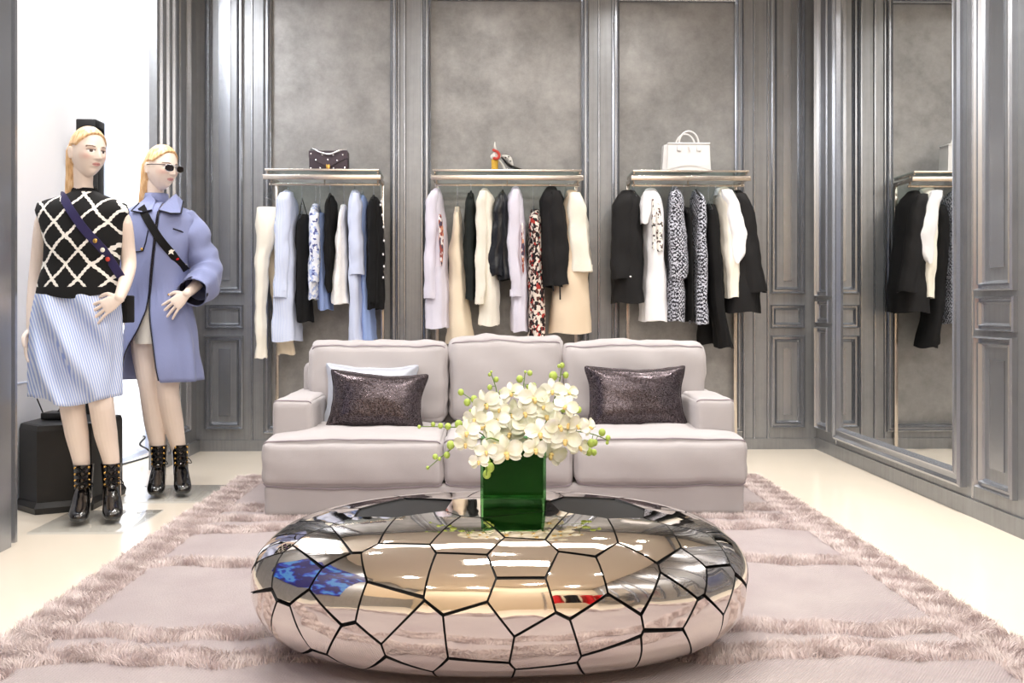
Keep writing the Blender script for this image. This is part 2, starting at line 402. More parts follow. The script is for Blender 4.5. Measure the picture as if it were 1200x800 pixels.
    def build(s, name, mats, parent=None, smooth=True, tagd=None, kind=None, auto=None, label=None):
        if not isinstance(mats, (list, tuple)): mats = [mats]
        root = parent
        while root is not None and root.parent is not None: root = root.parent
        off = ORIGIN.get(root.name, Vector((0, 0, 0))) if root is not None else Vector((0, 0, 0))
        me = bpy.data.meshes.new(name)
        vs = np.array(s.v, dtype=float) - np.array(off)
        base = None
        if parent is None and kind != 'structure' and len(vs):
            base = Vector(((vs[:, 0].min() + vs[:, 0].max()) / 2, (vs[:, 1].min() + vs[:, 1].max()) / 2, vs[:, 2].min()))
            vs = vs - np.array(base)
        me.from_pydata([tuple(p) for p in vs], [], s.f); me.update()
        for mm in mats: me.materials.append(mm)
        if len(mats) > 1: me.polygons.foreach_set('material_index', s.m)
        me.polygons.foreach_set('use_smooth', [bool(smooth)] * len(s.f))
        if smooth:
            import bmesh
            bm = bmesh.new(); bm.from_mesh(me)
            bmesh.ops.remove_doubles(bm, verts=bm.verts, dist=1e-6)
            bmesh.ops.recalc_face_normals(bm, faces=bm.faces)
            bm.to_mesh(me); bm.free()
            if auto is None: auto = 35
            me.set_sharp_from_angle(angle=radians(auto))
        o = bpy.data.objects.new(name, me); C.objects.link(o)
        if base is not None:
            o.location = base; ORIGIN[o.name] = base
        if parent is not None: o.parent = parent
        if kind: o['kind'] = kind
        if label: o['label'] = label
        if tagd: tag(o, *tagd)
        return o
def catmull(pts, n=8):
    pts = [Vector(p) for p in pts]; out = []
    for i in range(len(pts) - 1):
        p0 = pts[max(i - 1, 0)]; p1 = pts[i]; p2 = pts[i + 1]; p3 = pts[min(i + 2, len(pts) - 1)]
        for k in range(n):
            t = k / n
            out.append(0.5 * ((2 * p1) + (p2 - p0) * t + (2 * p0 - 5 * p1 + 4 * p2 - p3) * t * t + (3 * p1 - p0 - 3 * p2 + p3) * t ** 3))
    out.append(pts[-1]); return out
def interp(xs, ys, x): return float(np.interp(x, xs, ys))
def struct(mb, name, m, smooth=False): return mb.build(name, m, None, smooth, kind='structure')

# ---------------------------------------------------------------- the room
b_ = MB(); b_.box(-2.6, 2.5, BACK_Y - .2, 6.7, -0.1, 0); struct(b_, 'floor', M['floor'])
b_ = MB(); b_.box(-2.6, 2.5, BACK_Y - .2, 6.7, CEIL, CEIL + .1); struct(b_, 'ceiling', M['ceiling'])
b_ = MB(); b_.box(-2.6, 2.5, WALL_Y, WALL_Y + .12, 0, CEIL); wb = struct(b_, 'wall_back', M['leaf'])
b_ = MB(); b_.box(ROOM_R, ROOM_R + .12, BACK_Y, WALL_Y, 0, CEIL); struct(b_, 'wall_right', M['panel'])
b_ = MB(); b_.box(-2.6, 2.5, BACK_Y - .12, BACK_Y, 0, CEIL); struct(b_, 'wall_front', M['shopwall'])
# the white niche on the left and the dark jambs either side of its opening
b_ = MB(); b_.box(NICHE_X - .12, NICHE_X, 2.9, 6.5, 0, CEIL); struct(b_, 'wall_niche', M['white_wall'])
JY0 = WX(15, ROOM_L); JY1 = WX(184, ROOM_L)
b_ = MB(); b_.box(ROOM_L - .07, ROOM_L, BACK_Y, JY0, 0, CEIL); b_.box(NICHE_X, ROOM_L - .07, 2.85, 2.95, 0, CEIL); struct(b_, 'wall_left', M['panel'])
b_ = MB(); b_.box(ROOM_L - .05, ROOM_L, JY1, WALL_Y, 0, CEIL); struct(b_, 'wall_left_return', M['panel'])
b_ = MB()
for px, w in ((124, .035), (171, .02)):
    y = WX(px, NICHE_X); b_.box(NICHE_X, NICHE_X + .008, y - w, y + w, 0, CEIL)
struct(b_, 'trim_1', M['white_seam'])
b_ = MB(); b_.box(NICHE_X, NICHE_X + .004, 2.95, 6.5, .615, .62); b_.box(NICHE_X, NICHE_X + .012, 2.95, 6.5, 0, .03); struct(b_, 'trim_2', M['white_seam'])

# mouldings: mitred profile frames on a plane; plane maps (a, z, h) to the room
back = lambda a, z, h: (a, WALL_Y - h, z)
right = lambda a, z, h: (ROOM_R - h, a, z)
left = lambda a, z, h: (ROOM_L + h, a, z)
PROF = [(0, 0), (0, .016), (.008, .022), (.016, .012), (.026, .012), (.032, .018), (.040, .006), (.046, 0)]
BOLD = [(0, 0), (0, .026), (.007, .034), (.014, .014), (.026, .014), (.033, .026), (.040, .010), (.048, 0)]
def frame(mb, pl, a0, a1, z0, z1, prof=PROF, k=1.0):
    rings = []
    for o, h in prof:
        o *= k; h *= k
        rings.append([pl(a0 + o, z0 + o, h), pl(a1 - o, z0 + o, h), pl(a1 - o, z1 - o, h), pl(a0 + o, z1 - o, h)])
    mb.loft(rings, cap=False)
def rib(mb, pl, a, z0, z1, w=.010, h=.012):
    mb.loft([[pl(a - w, z, 0), pl(a - w * .5, z, h), pl(a + w * .5, z, h), pl(a + w, z, 0)] for z in (z0, z1)], cap=False)
def slab(mb, pl, a0, a1, z0, z1, h):
    p = [pl(a0, z0, 0), pl(a1, z0, 0), pl(a1, z1, 0), pl(a0, z1, 0)]; q = [pl(a0, z0, h), pl(a1, z0, h), pl(a1, z1, h), pl(a0, z1, h)]
    mb.loft([p, q], cap=True)
def BX(px): return W(px, 360, WALL_Y).x
def BZ(py): return EYE + (360 - py) / F * 6.53
zb = BZ(511)
# stiles and rails stand proud of the panels on the back wall; the big leaf panels are sunk between them
m_ = MB()
PANELS = [(319, 458), (505, 681), (725, 860)]
stile = [(231, 319), (458, 505), (681, 725), (860, 955)]
for p0, p1 in stile: slab(m_, back, BX(p0) if p0 > 231 else ROOM_L, BX(p1) if p1 < 955 else ROOM_R, 0, CEIL, .035)
for p0, p1 in PANELS:
    slab(m_, back, BX(p0), BX(p1), 0, BZ(497), .035); slab(m_, back, BX(p0), BX(p1), BZ(3), CEIL, .035)
struct(m_, 'trim_3', M['panel'])
back2 = lambda a, z, h: (a, WALL_Y - .035 - h, z)
m_ = MB()
for p0, p1 in PANELS: frame(m_, back2, BX(p0) - .05, BX(p1) + .05, BZ(497) - .05, BZ(3) + .05, PROF, 1.1)
for px in (297, 468, 475, 495, 688, 701, 717, 870, 882, 898):
    rib(m_, back2, BX(px), 0.07, CEIL, .009, .012)
# door-like three-panel leaves in both corners
for p0, p1 in ((243, 287), (898 + 3, 940)):
    a0, a1 = BX(p0), BX(p1)
    frame(m_, back2, a0, a1, BZ(344), BZ(-60), BOLD); frame(m_, back2, a0, a1, BZ(384), BZ(357), BOLD, .8); frame(m_, back2, a0, a1, BZ(500), BZ(391) - .01, BOLD)
    slab(m_, back2, a0 + .09, a1 - .09, BZ(344) + .09, CEIL, .008); slab(m_, back2, a0 + .09, a1 - .09, BZ(500) + .09, BZ(391) - .1, .008)
struct(m_, 'trim_4', M['mould'])
m_ = MB(); slab(m_, back2, ROOM_L, ROOM_R, 0, .075, .014); struct(m_, 'baseboard_back', M['panel'])
# return on the left: vertical ribs and a narrow leaf
m_ = MB()
for px in (188, 196, 203): rib(m_, left, WX(px, ROOM_L), 0, CEIL, .012, .016)
frame(m_, left, WX(207, ROOM_L), WX(221, ROOM_L), 1.12, CEIL + .2, PROF); frame(m_, left, WX(207, ROOM_L), WX(221, ROOM_L), .88, 1.03, PROF); frame(m_, left, WX(207, ROOM_L), WX(221, ROOM_L), .16, .8, PROF)
for y in (JY0 - .03, JY0 - .09): rib(m_, left, y, 0, CEIL, .018, .03)
slab(m_, left, JY0 - .2, JY0 - .11, 0, CEIL, .05)
struct(m_, 'trim_5', M['mould'])
m_ = MB(); slab(m_, left, JY1, WALL_Y, 0, .075, .03); struct(m_, 'baseboard_left', M['panel'])
# right wall: leaf next to the corner, mirror, then another leaf
m_ = MB()
def RY(px): return WX(px, ROOM_R)
def leafs(a0, a1):
    frame(m_, right, a0, a1, 1.075, CEIL + .2, BOLD); frame(m_, right, a0, a1, .89, 1.05, BOLD, .8); frame(m_, right, a0, a1, .155, .865, BOLD)
    if abs(a1 - a0) > .3: slab(m_, right, a0 + .1, a1 - .1, .26, .76, .008); slab(m_, right, a0 + .1, a1 - .1, 1.18, CEIL, .008)
leafs(RY(974), RY(959))
leafs(RY(1193), RY(1148))
y = RY(1200)
while y > BACK_Y + 1.2:
    leafs(y - .85, y - .15); y -= 1.0
for px in (980, 1140): rib(m_, right, RY(px), .09, CEIL, .006, .006)
struct(m_, 'trim_6', M['mould'])
m_ = MB(); slab(m_, right, BACK_Y, WALL_Y - .03, 0, .085, .012); struct(m_, 'baseboard_right', M['panel'])
# mirror in its wide moulded frame
MY0, MY1 = RY(1123), RY(988)
mir = thing('wall_mirror', 'tall wall mirror in a grey moulded frame on the right wall', 'mirror', (ROOM_R, (MY0 + MY1) / 2, .13))
b_ = MB(); b_.box(ROOM_R - .016, ROOM_R - .001, MY0 - .04, MY1 + .04, .18, CEIL - .12); b_.build('mirror_glass', M['mirror'], mir, False)
b_ = MB(); fr = [(0, 0), (0, .035), (.014, .045), (.030, .032), (.052, .032), (.066, .040), (.078, .026), (.086, .016)]
frame(b_, right, MY0 - .085, MY1 + .085, .13, CEIL - .06, fr); b_.build('mirror_frame', M['mould'], mir, True)
# walls seen only in reflections: beige shop beyond the camera
m_ = MB(); slab(m_, lambda a, z, h: (ROOM_L + h, a, z), BACK_Y, 0.4, .9, 2.3, .01); struct(m_, 'trim_7', M['shopwall'])

# ---------------------------------------------------------------- rug
RX0, RX1, RY0_, RY1_ = -1.46, 1.57, 1.1, 5.38
rug = thing('rug', 'large pale pink rug with shaggy tufted bands under sofa and mirrored table', 'rug', ((RX0 + RX1) / 2, (RY0_ + RY1_) / 2, 0))
b_ = MB(); b_.box(RX0 + .02, RX1 - .02, RY0_ + .02, RY1_ - .02, 0.0, .012); b_.build('woven_field', M['rug'], rug, False)
SIDE = .17
bands = [(1.1, 1.28), (1.9, 2.0), (2.08, 2.2), (2.56, 2.68), (2.76, 2.86), (3.52, 3.62), (4.06, 4.18), (4.26, 4.36), (4.46, 4.60), (5.2, 5.38)]
rng = np.random.default_rng(3)
pts = []
def scatter(x0, x1, y0, y1, dens, hh):
    n = int((x1 - x0) * (y1 - y0) * dens)
    p = np.stack([rng.uniform(x0, x1, n), rng.uniform(y0, y1, n), np.full(n, hh)], 1)
    wob = .02 * np.sin(p[:, 0] * 9 + y0 * 7) + .012 * np.sin(p[:, 0] * 23 + y0)
    p[:, 1] += wob; pts.append(p)
scatter(RX0, RX0 + SIDE, RY0_, RY1_, 46000, .020); scatter(RX1 - SIDE, RX1, RY0_, RY1_, 46000, .020)
for y0, y1 in bands: scatter(RX0 + SIDE * .8, RX1 - SIDE * .8, y0, y1, 44000, .022)
p = np.concatenate(pts); n = len(p)
clx = np.sin(p[:, 0] * 37 + 3 * np.sin(p[:, 1] * 29)) + np.sin(p[:, 1] * 41 + 2 * np.sin(p[:, 0] * 31)); cly = np.sin(p[:, 0] * 33 + 5) + np.cos(p[:, 1] * 45 + p[:, 0] * 12)
ang = rng.uniform(0, 2 * pi, n)
h = p[:, 2] * rng.uniform(.75, 1.25, n)
lean = np.stack([clx * .009 + rng.normal(0, .007, n), cly * .009 + rng.normal(0, .007, n)], 1)
w = .0013
dx, dy = np.cos(ang) * w, np.sin(ang) * w
base = np.stack([p[:, 0], p[:, 1], np.full(n, .010)], 1)
def off(a, bx, by, bz): return a + np.stack([bx, by, bz], 1)
v0 = off(base, -dx, -dy, 0 * h); v1 = off(base, dx, dy, 0 * h)
v2 = off(base, dx * .9 + lean[:, 0] * .4, dy * .9 + lean[:, 1] * .4, h * .62); v3 = off(base, -dx * .9 + lean[:, 0] * .4, -dy * .9 + lean[:, 1] * .4, h * .62)
v4 = off(base, lean[:, 0], lean[:, 1], h)
V = np.stack([v0, v1, v2, v3, v4], 1).reshape(-1, 3)
V -= np.array(ORIGIN[rug.name])
me = bpy.data.meshes.new('shag_pile')
idx = (np.arange(n) * 5)[:, None]
quads = (idx + np.array([0, 1, 2, 3])).astype(np.int32); tris = (idx + np.array([3, 2, 4])).astype(np.int32)
me.vertices.add(len(V)); me.vertices.foreach_set('co', V.ravel())
loops = np.concatenate([quads, tris], 1).ravel()
me.loops.add(len(loops)); me.loops.foreach_set('vertex_index', loops)
starts = np.stack([np.arange(n) * 7, np.arange(n) * 7 + 4], 1).ravel()
me.polygons.add(2 * n); me.polygons.foreach_set('loop_start', starts)
me.polygons.foreach_set('loop_total', np.tile([4, 3], n)); me.update(); me.validate()
me.materials.append(M['shag'])
o = bpy.data.objects.new('shag_pile', me); C.objects.link(o); o.parent = rug; o['kind'] = 'stuff'

# ---------------------------------------------------------------- sofa
SF = 4.33; SX0, SX1 = -1.076, 1.218
sofa = thing('sofa', 'mauve grey three seat sofa with loose back cushions standing on the pink rug', 'sofa', ((SX0 + SX1) / 2, 4.8, .012))
def noise3(x, y, z, s=0):
    return (sin(x * 3.1 + y * 2.3 + s) + sin(y * 5.7 - z * 4.1 + 1.3 * s) + sin(z * 6.3 + x * 4.7 + 2.1 * s)) / 3
def cushion(name, x0, x1, y0, y1, z0, z1, r=.05, puff=(.0, .0, .0), mt='sofa', parent=None, seed=0, nx=28, ny=16, nz=14, wr=.004, tilt=0, pipe=None, label=None, tr=None, pinch=0.0):
    """stuffed cushion: rounded box whose faces swell outward, edges kept crisp by radius r, with slight creases"""
    cx, cy, cz = (x0 + x1) / 2, (y0 + y1) / 2, (z0 + z1) / 2; hx, hy, hz = (x1 - x0) / 2, (y1 - y0) / 2, (z1 - z0) / 2
    def dens(n):   # denser near the ends
        return [sin((i / n - .5) * pi) for i in range(n + 1)]
    def place(u, v, w):
        X = Vector((u * hx, v * hy, w * hz))
        inn = Vector((max(-hx + r, min(hx - r, X.x)), max(-hy + r, min(hy - r, X.y)), max(-hz + r, min(hz - r, X.z))))
        d = X - inn
        if d.length > 1e-9: X = inn + d.normalized() * r
        px_, py_, pz_ = puff
        s = 1.0
        gu, gv, gw = 1 - u * u, 1 - v * v, 1 - w * w
        if abs(u) > .999 or gu < 0: gu = 0
        X.x += px_ * u * (max(gv, 0) * max(gw, 0)) ** .5
        X.y += py_ * v * (max(gu, 0) * max(gw, 0)) ** .5
        X.z += pz_ * w * (max(gu, 0) * max(gv, 0)) ** .45
        if pinch:
            k = 1 - pinch * (1 - abs(u) ** 2) * abs(w) ** 3
            X.z *= k
            X.x *= 1 - pinch * (1 - w * w) * abs(u) ** 3
            # corners pulled to points
            ear = max(0, abs(u) + abs(w) - 1.35) / .65
            X.x += (1 if u > 0 else -1) * ear * .012; X.z += (1 if w > 0 else -1) * ear * .012
            X.y *= 1 - .75 * max(abs(u), abs(w)) ** 6
        f = wr * (1.2 * noise3(X.x * 4 + cx * 3, X.y * 4, X.z * 4, seed) + .7 * noise3(X.x * 11, X.y * 10, X.z * 13, seed + 2))
        X += Vector((u, v, w)).normalized() * f
        if tr: return tr(X)
        if tilt:
            X = Matrix.Rotation(tilt, 3, 'X') @ X
        return X + Vector((cx, cy, cz))
    mb = MB()
    us, vs_, ws = dens(nx), dens(ny), dens(nz)
    def face(A, B, fn):
        vv = [fn(a, b) for a in A for b in B]; nb = len(B)
        mb.add(vv, [(i * nb + j, i * nb + j + 1, (i + 1) * nb + j + 1, (i + 1) * nb + j) for i in range(len(A) - 1) for j in range(nb - 1)])
    for sgn in (-1, 1):
        face(us, vs_, lambda a, b: place(a, b, sgn)); face(us, ws, lambda a, b: place(a, sgn, b)); face(vs_, ws, lambda a, b: place(sgn, a, b))
    o = mb.build(name, M[mt], parent, True, auto=70, label=label)
    if pipe:
        pm = MB(); q = .985
        loops_ = []
        for (fv, fw) in pipe:
            loops_.append([place(a, fv * .95, fw * .95) for a in us])
        for lp in loops_: pm.tube(lp, .0035, 6)
        for (fv, fw) in pipe:
            pass
        pm.build('piping', M['piping'], o)
    return o
# base, arms, back frame
def soft_box(name, x0, x1, y0, y1, z0, z1, r=.03, seed=0):
    return cushion(name, x0, x1, y0, y1, z0, z1, r, (.004, .004, .004), 'sofa', sofa, seed, wr=.002)
soft_box('base', SX0 + .012, SX1 - .012, SF + .02, 5.2, .016, .165, .018, 1)
soft_box('backrest', SX0 + .05, SX1 - .05, 5.06, 5.24, .10, .70, .04, 2)
for nm, x0, x1, sd in (('armrest', SX0 + .01, SX0 + .20, 3), ('armrest', SX1 - .20, SX1 - .01, 4)):
    cushion(nm, x0, x1, SF + .20, 5.2, .15, .545, .028, (.008, .006, .008), 'sofa', sofa, sd, wr=.003, pipe=[(-1, 1)])
xa, xb = W(519, 540, SF).x, W(673, 540, SF).x
seats = [(SX0, xa), (xa, xb), (xb, SX1)]
for i, (x0, x1) in enumerate(seats):
    cushion('seat_cushion', x0 + .003, x1 - .003, SF, 5.06, .162, .372, .034, (.006, .022, .040), 'sofa', sofa, 11 + i * 3, wr=.006, pipe=[(-1, 1), (-1, -1)])
ya = 4.93
ba, bb = W(525, 450, ya).x, W(660, 450, ya).x
for i, (x0, x1, zt) in enumerate([(W(359, 420, ya).x, ba, .80), (ba, bb, .825), (bb, W(828, 420, ya).x, .80)]):
    cushion('back_cushion', x0 + .003, x1 - .003, ya, 5.16, .39, zt, .045, (.004, .03, .018), 'sofa', sofa, 23 + i * 5, wr=.011, tilt=-.06, pipe=[(-1, 1)])
# scatter pillows
def pillow(name, px0, px1, py0, py1, Y, mt, label, seed, roll=0, lean=-.25, thick=.06):
    a = W(px0, py1, Y); b = W(px1, py0, Y)
    c = (a + b) / 2; hx = (b.x - a.x) / 2; hz = (b.z - a.z) / 2 / cos(lean)
    R = Matrix.Rotation(roll, 3, 'Y') @ Matrix.Rotation(lean, 3, 'X')
    o = cushion(name, -hx, hx, -thick, thick, -hz, hz, .02, (0, .02, 0), mt, None, seed, wr=.004, tr=lambda X: R @ X + c, pinch=.07, nx=34, nz=22)
    return tag(o, label, 'pillow', 'scatter pillows on the sofa')
pillow('pillow', 381, 487, 429, 501, 4.86, 'silk', 'pale silver silk pillow mostly hidden behind the left dark pillow', 5, roll=.03)
pillow('pillow', 386, 498, 438, 503, 4.70, 'sequin', 'dark sequinned pillow leaning at the left end of the sofa', 3, roll=.06)
pillow('pillow', 687, 803, 431, 502, 4.74, 'sequin', 'dark sequinned pillow leaning by the right armrest of the sofa', 9, roll=.0)

# ---------------------------------------------------------------- faceted mirror table
TX, TY, TZ = .03, 2.71, .218
TA, TB_, TH_ = .712, .452, .206
def ovo(d):
    """point of the pebble in direction d"""
    d = Vector(d).normalized()
    n = 2.9; k = 2.35
    s = (abs(d.x / TA) ** k + abs(d.y / TB_) ** k)
    s = s ** (n / k) + abs(d.z / TH_) ** n
    return d * s ** (-1 / n)
def ovo_px(px, py):
    """where the viewing ray through a pixel meets the pebble"""
    a = Vector((0, 0, EYE)); b = W(px, py, 3.0); dirn = (b - a).normalized()
    cc = Vector((TX, TY, TZ)); t = 1.5; last = None
    best = None
    while t < 4.5:
        P = a + dirn * t - cc
        f = ovo(P).length - P.length
        if best is None or f > best[0]: best = (f, P.copy())
        if f > 0: return ovo(P)
        t += .004
    return ovo(best[1])
seeds_px = [(352, 617), (347, 664), (305, 672), (306, 712), (374, 641), (423, 622), (397, 697), (467, 664), (484, 621), (542, 676), (549, 631),
            (450, 716), (371, 730), (336, 745), (484, 752), (415, 763), (561, 745), (382, 775), (464, 787), (556, 789),
            (611, 655), (680, 628), (676, 684), (612, 704), (738, 672), (764, 634), (792, 706), (826, 645), (845, 687), (642, 757), (706, 734),
            (716, 776), (782, 762), (824, 728), (864, 706), (842, 617), (866, 655), (646, 790), (320, 640), (806, 672), (616, 616), (880, 690)]
seeds = [ovo_px(*s) for s in seeds_px]
for k in range(16):   # the sides and back the photograph does not show
    a = .15 + k / 15 * (pi - .3)
    for zz in (.11, -.06):
        seeds.append(ovo((TA * cos(a + zz), TB_ * sin(a + zz), zz)))
for k in range(9):
    a = k / 9 * 2 * pi + .2; seeds.append(ovo((TA * cos(a) * .55, TB_ * sin(a) * .55, -TH_)))
for x, y in ((-.45, .12), (-.2, .22), (.05, .15), (.3, .22), (.5, .1), (-.3, -.02), (.0, -.05), (.3, -.0), (-.58, -.02), (.6, -.05)):
    seeds.append(ovo((x, y, TH_ * .93)))
table = thing('coffee_table', 'pebble shaped coffee table of polished mirror facets with black joints on the pink rug', 'table', (TX, TY, .012))
import bmesh
NG = 20
def cube_sphere():
    bm = bmesh.new()
    bmesh.ops.create_cube(bm, size=2)
    bmesh.ops.subdivide_edges(bm, edges=bm.edges[:], cuts=NG, use_grid_fill=True)
    for v in bm.verts:
        c = v.co; c = Vector((math.tan(c.x * pi / 4), math.tan(c.y * pi / 4), math.tan(c.z * pi / 4)))
        v.co = ovo(Vector((c.x * TA, c.y * TB_, c.z * TH_ * 1.2)))
    return bm
src = cube_sphere()
core = MB(); core.add([Vector((TX, TY, TZ)) + v.co * .982 for v in src.verts], [[v.index for v in f.verts] for f in src.faces])
core.build('core', M['black_seam'], table, True, auto=80)
shell = MB()
GAP = .0025
for i, s in enumerate(seeds):
    bm = src.copy()
    order = sorted(((s - q).length, j) for j, q in enumerate(seeds) if j != i)[:16]
    for dist, j in order:
        if dist < .03: continue
        q = seeds[j]; nrm = (q - s).normalized(); mid = (q + s) / 2 - nrm * GAP
        r = bmesh.ops.bisect_plane(bm, geom=bm.verts[:] + bm.edges[:] + bm.faces[:], plane_co=mid, plane_no=nrm, clear_outer=True)
        if not bm.faces: break
    if not bm.faces: bm.free(); continue
    # keep only the side of the shell that faces the seed
    kill = [v for v in bm.verts if v.co.normalized().dot(s.normalized()) < .3 and (v.co - s).length > .35]
    if kill: bmesh.ops.delete(bm, geom=kill, context='VERTS')
    if not bm.faces: bm.free(); continue
    bmesh.ops.remove_doubles(bm, verts=bm.verts, dist=1e-4)
    co = np.array([v.co[:] for v in bm.verts]); c = co.mean(0)
    nn = Vector((0, 0, 0))
    for f in bm.faces: nn += f.normal * f.calc_area()
    nn.normalize()
    if nn.dot(Vector(c)) < 0: nn = -nn
    flat = .22
    for v in bm.verts:   # each facet is nearly flat
        dd = (v.co - Vector(c)).dot(nn); v.co -= nn * dd * flat
    lift = .003
    edge = [e for e in bm.edges if e.is_boundary]
    for v in bm.verts:
        v.co += nn * lift
        mx_ = ovo(v.co).length + .0025
        if v.co.length > mx_: v.co *= mx_ / v.co.length
    ret = bmesh.ops.extrude_edge_only(bm, edges=edge)
    for g in ret['geom']:
        if isinstance(g, bmesh.types.BMVert): g.co -= nn * .007 + g.co.normalized() * .006
    bm.verts.index_update()
    newf = set(g.index for g in ret['geom'] if isinstance(g, bmesh.types.BMFace)); sidef = set(g for g in ret['geom'] if isinstance(g, bmesh.types.BMFace))
    vv = [Vector((TX, TY, TZ)) + v.co for v in bm.verts]
    base_n = len(shell.v); shell.v += [tuple(p) for p in vv]
    for f in bm.faces: shell.f.append([v.index + base_n for v in f.verts]); shell.m.append(1 if f in sidef else 0)
    bm.free()
src.free()
shell.build('mirror_facets', [M['chrome'], M['black_seam']], table, True, auto=40)

# ---------------------------------------------------------------- vase and orchids
VY = 2.69; a = W(563, 597, VY); b = W(640, 597, VY)
VZ = TZ + TH_ + .002
vx0, vx1 = a.x, b.x; vy0, vy1 = VY, VY + (b.x - a.x)
VH = .172
vase = thing('vase', 'square glass vase lined with dark green leaves on the mirrored table', 'vase', ((vx0 + vx1) / 2, (vy0 + vy1) / 2, VZ))
g = MB(); t = .007
outer = lambda z: [(vx0, vy0, z), (vx1, vy0, z), (vx1, vy1, z), (vx0, vy1, z)]
inner = lambda z: [(vx0 + t, vy0 + t, z), (vx1 - t, vy0 + t, z), (vx1 - t, vy1 - t, z), (vx0 + t, vy1 - t, z)]
g.loft([inner(VZ + .016), inner(VZ + VH), outer(VZ + VH), outer(VZ)], cap=True)
g.build('glass', M['vaseglass'], vase, False)
g = MB(); t2 = t + .002
ii = lambda z, k=0: [(vx0 + t2 + k, vy0 + t2 + k, z), (vx1 - t2 - k, vy0 + t2 + k, z), (vx1 - t2 - k, vy1 - t2 - k, z), (vx0 + t2 + k, vy1 - t2 - k, z)]
g.loft([ii(VZ + .024), ii(VZ + VH - .006), ii(VZ + VH - .006, .006), ii(VZ + VH - .05, .006)], cap=True)
g.build('leaf_lining', M['vasegreen'], vase, False)
VCX, VCY = (vx0 + vx1) / 2, (vy0 + vy1) / 2
def O(x, y, dy=0.0):
    return W(490 + x / 4, 420 + y / 4, VCY + dy)
SPR = [
 ('orchid spray reaching farthest left with small green buds over the seat', [(400, 470), (330, 385), (250, 330), (120, 320), (0, 318)], -.02, [(190, 308, 9), (140, 318, 7), (105, 315, 6), (70, 308, 5), (5, 320, 4)]),
 ('orchid spray drooping to the lower left, ending in a thin budded tip', [(410, 470), (330, 390), (220, 380), (135, 440), (45, 515)], -.06, [(152, 405, 9), (135, 452, 7), (80, 460, 6), (100, 470, 4), (45, 512, 4)]),
 ('orchid spray rising to the upper left with green buds at its tip', [(420, 470), (365, 350), (320, 260), (255, 195), (195, 155)], .03, [(200, 158, 7), (230, 205, 8), (262, 190, 8), (245, 245, 4)]),
 ('upright orchid spray left of the centre with a bare budded tip', [(430, 470), (390, 360), (380, 240), (365, 140), (340, 65)], .07, [(335, 75, 4), (366, 98, 6), (336, 135, 6), (392, 160, 7), (343, 62, 3)]),
 ('upright orchid spray at the middle of the vase with two round buds', [(450, 470), (462, 320), (490, 200), (495, 120), (502, 62)], .05, [(476, 96, 8), (524, 68, 6), (540, 128, 7), (502, 62, 3), (515, 132, 5)]),
 ('tallest orchid spray, right of the centre, with buds in front of the sofa seam', [(470, 470), (560, 380), (620, 240), (660, 120), (675, 20)], .04, [(633, 82, 10), (692, 78, 7), (675, 32, 6), (640, 222, 9), (660, 35, 4)]),
 ('orchid spray curving to the right with tiny buds at the tip', [(480, 470), (570, 390), (640, 320), (690, 265), (750, 210)], -.05, [(738, 213, 4), (752, 240, 7), (722, 212, 3), (680, 238, 7)]),
 ('orchid spray reaching farthest right with three dark small buds', [(490, 470), (620, 390), (720, 345), (810, 352), (888, 382)], -.02, [(862, 346, 8), (890, 372, 6), (886, 394, 4), (812, 396, 9), (828, 394, 7)]),
 ('orchid spray drooping to the lower right with paired green buds', [(490, 480), (600, 420), (700, 395), (770, 405), (828, 440)], .03, [(800, 436, 9), (824, 440, 7), (795, 400, 5)]),
 ('short orchid spray hanging over the front left edge of the vase', [(420, 470), (340, 430), (300, 450), (320, 500), (320, 548)], -.115, [(336, 510, 10), (322, 542, 9), (330, 480, 4)]),
]
FLW = [(320, 210, 1.15), (438, 160, .95), (540, 182, 1.15), (440, 258, 1.15), (310, 312, 1.2), (232, 345, 1.0), (222, 395, .85), (412, 435, 1.25), (510, 325, 1.2), (432, 345, 1.1), (548, 420, 1.0), (625, 440, 1.25),
       (690, 380, 1.2), (602, 268, 1.1), (570, 348, 1.1), (692, 222, .95), (628, 148, .95), (705, 158, .8), (755, 412, .9), (800, 318, .75), (745, 312, .85), (370, 285, 1.0), (285, 478, .75), (355, 395, .95),
       (318, 432, .8), (660, 310, 1.1), (500, 250, 1.0), (265, 280, .9), (700, 300, 1.0), (590, 220, .8), (470, 395, .8), (380, 235, .8)]
def flower(mb, lipmb, c, size, fdir, spin, mt=None):
    f = Vector(fdir).normalized(); up = Vector((0, 0, 1)); r = f.cross(up).normalized(); u = r.cross(f)
    if spin: q = Matrix.Rotation(spin, 3, f); r = q @ r; u = q @ u
    def petal(ang, ln, wd, cup, off0=0.0):
        nL, nW = 7, 6; rows = []
        d = r * sin(ang) + u * cos(ang); s_ = r * cos(ang) - u * sin(ang)
        for i in range(nL + 1):
            t = i / nL; hw = wd * (sin(pi * min(1, t * .93 + .04)) ** .62) * (.65 + .35 * t)
            row = []
            for j in range(nW + 1):
                k = (j / nW - .5) * 2
                z = cup * (-(t - .35) ** 2 * 1.0 + .5 * k * k * .4) + off0 + .05 * sin(k * 4 + ang * 3) * t
                row.append(c + (d * (ln * t) + s_ * (hw * k) + f * (z * ln)) * size)
            rows.append(row)
        n_ = nW + 1
        mb.add([p for row in rows for p in row], [(i * n_ + j, i * n_ + j + 1, (i + 1) * n_ + j + 1, (i + 1) * n_ + j) for i in range(nL) for j in range(nW)])
    for a_ in (0, 2.2, -2.2): petal(a_, .040, .014, .35)
    for a_ in (1.35, -1.35): petal(a_, .042, .0245, .45, .06)
    lipmb.ball(c + f * .006 * size - u * .004 * size, .0065 * size, 6, (1, 1, .8))
    lipmb.ball(c + f * .010 * size - u * .011 * size, .006 * size, 6, (.9, 1.1, 1.2))
rnd = random.Random(5)
assign = {k: [] for k in range(len(SPR))}
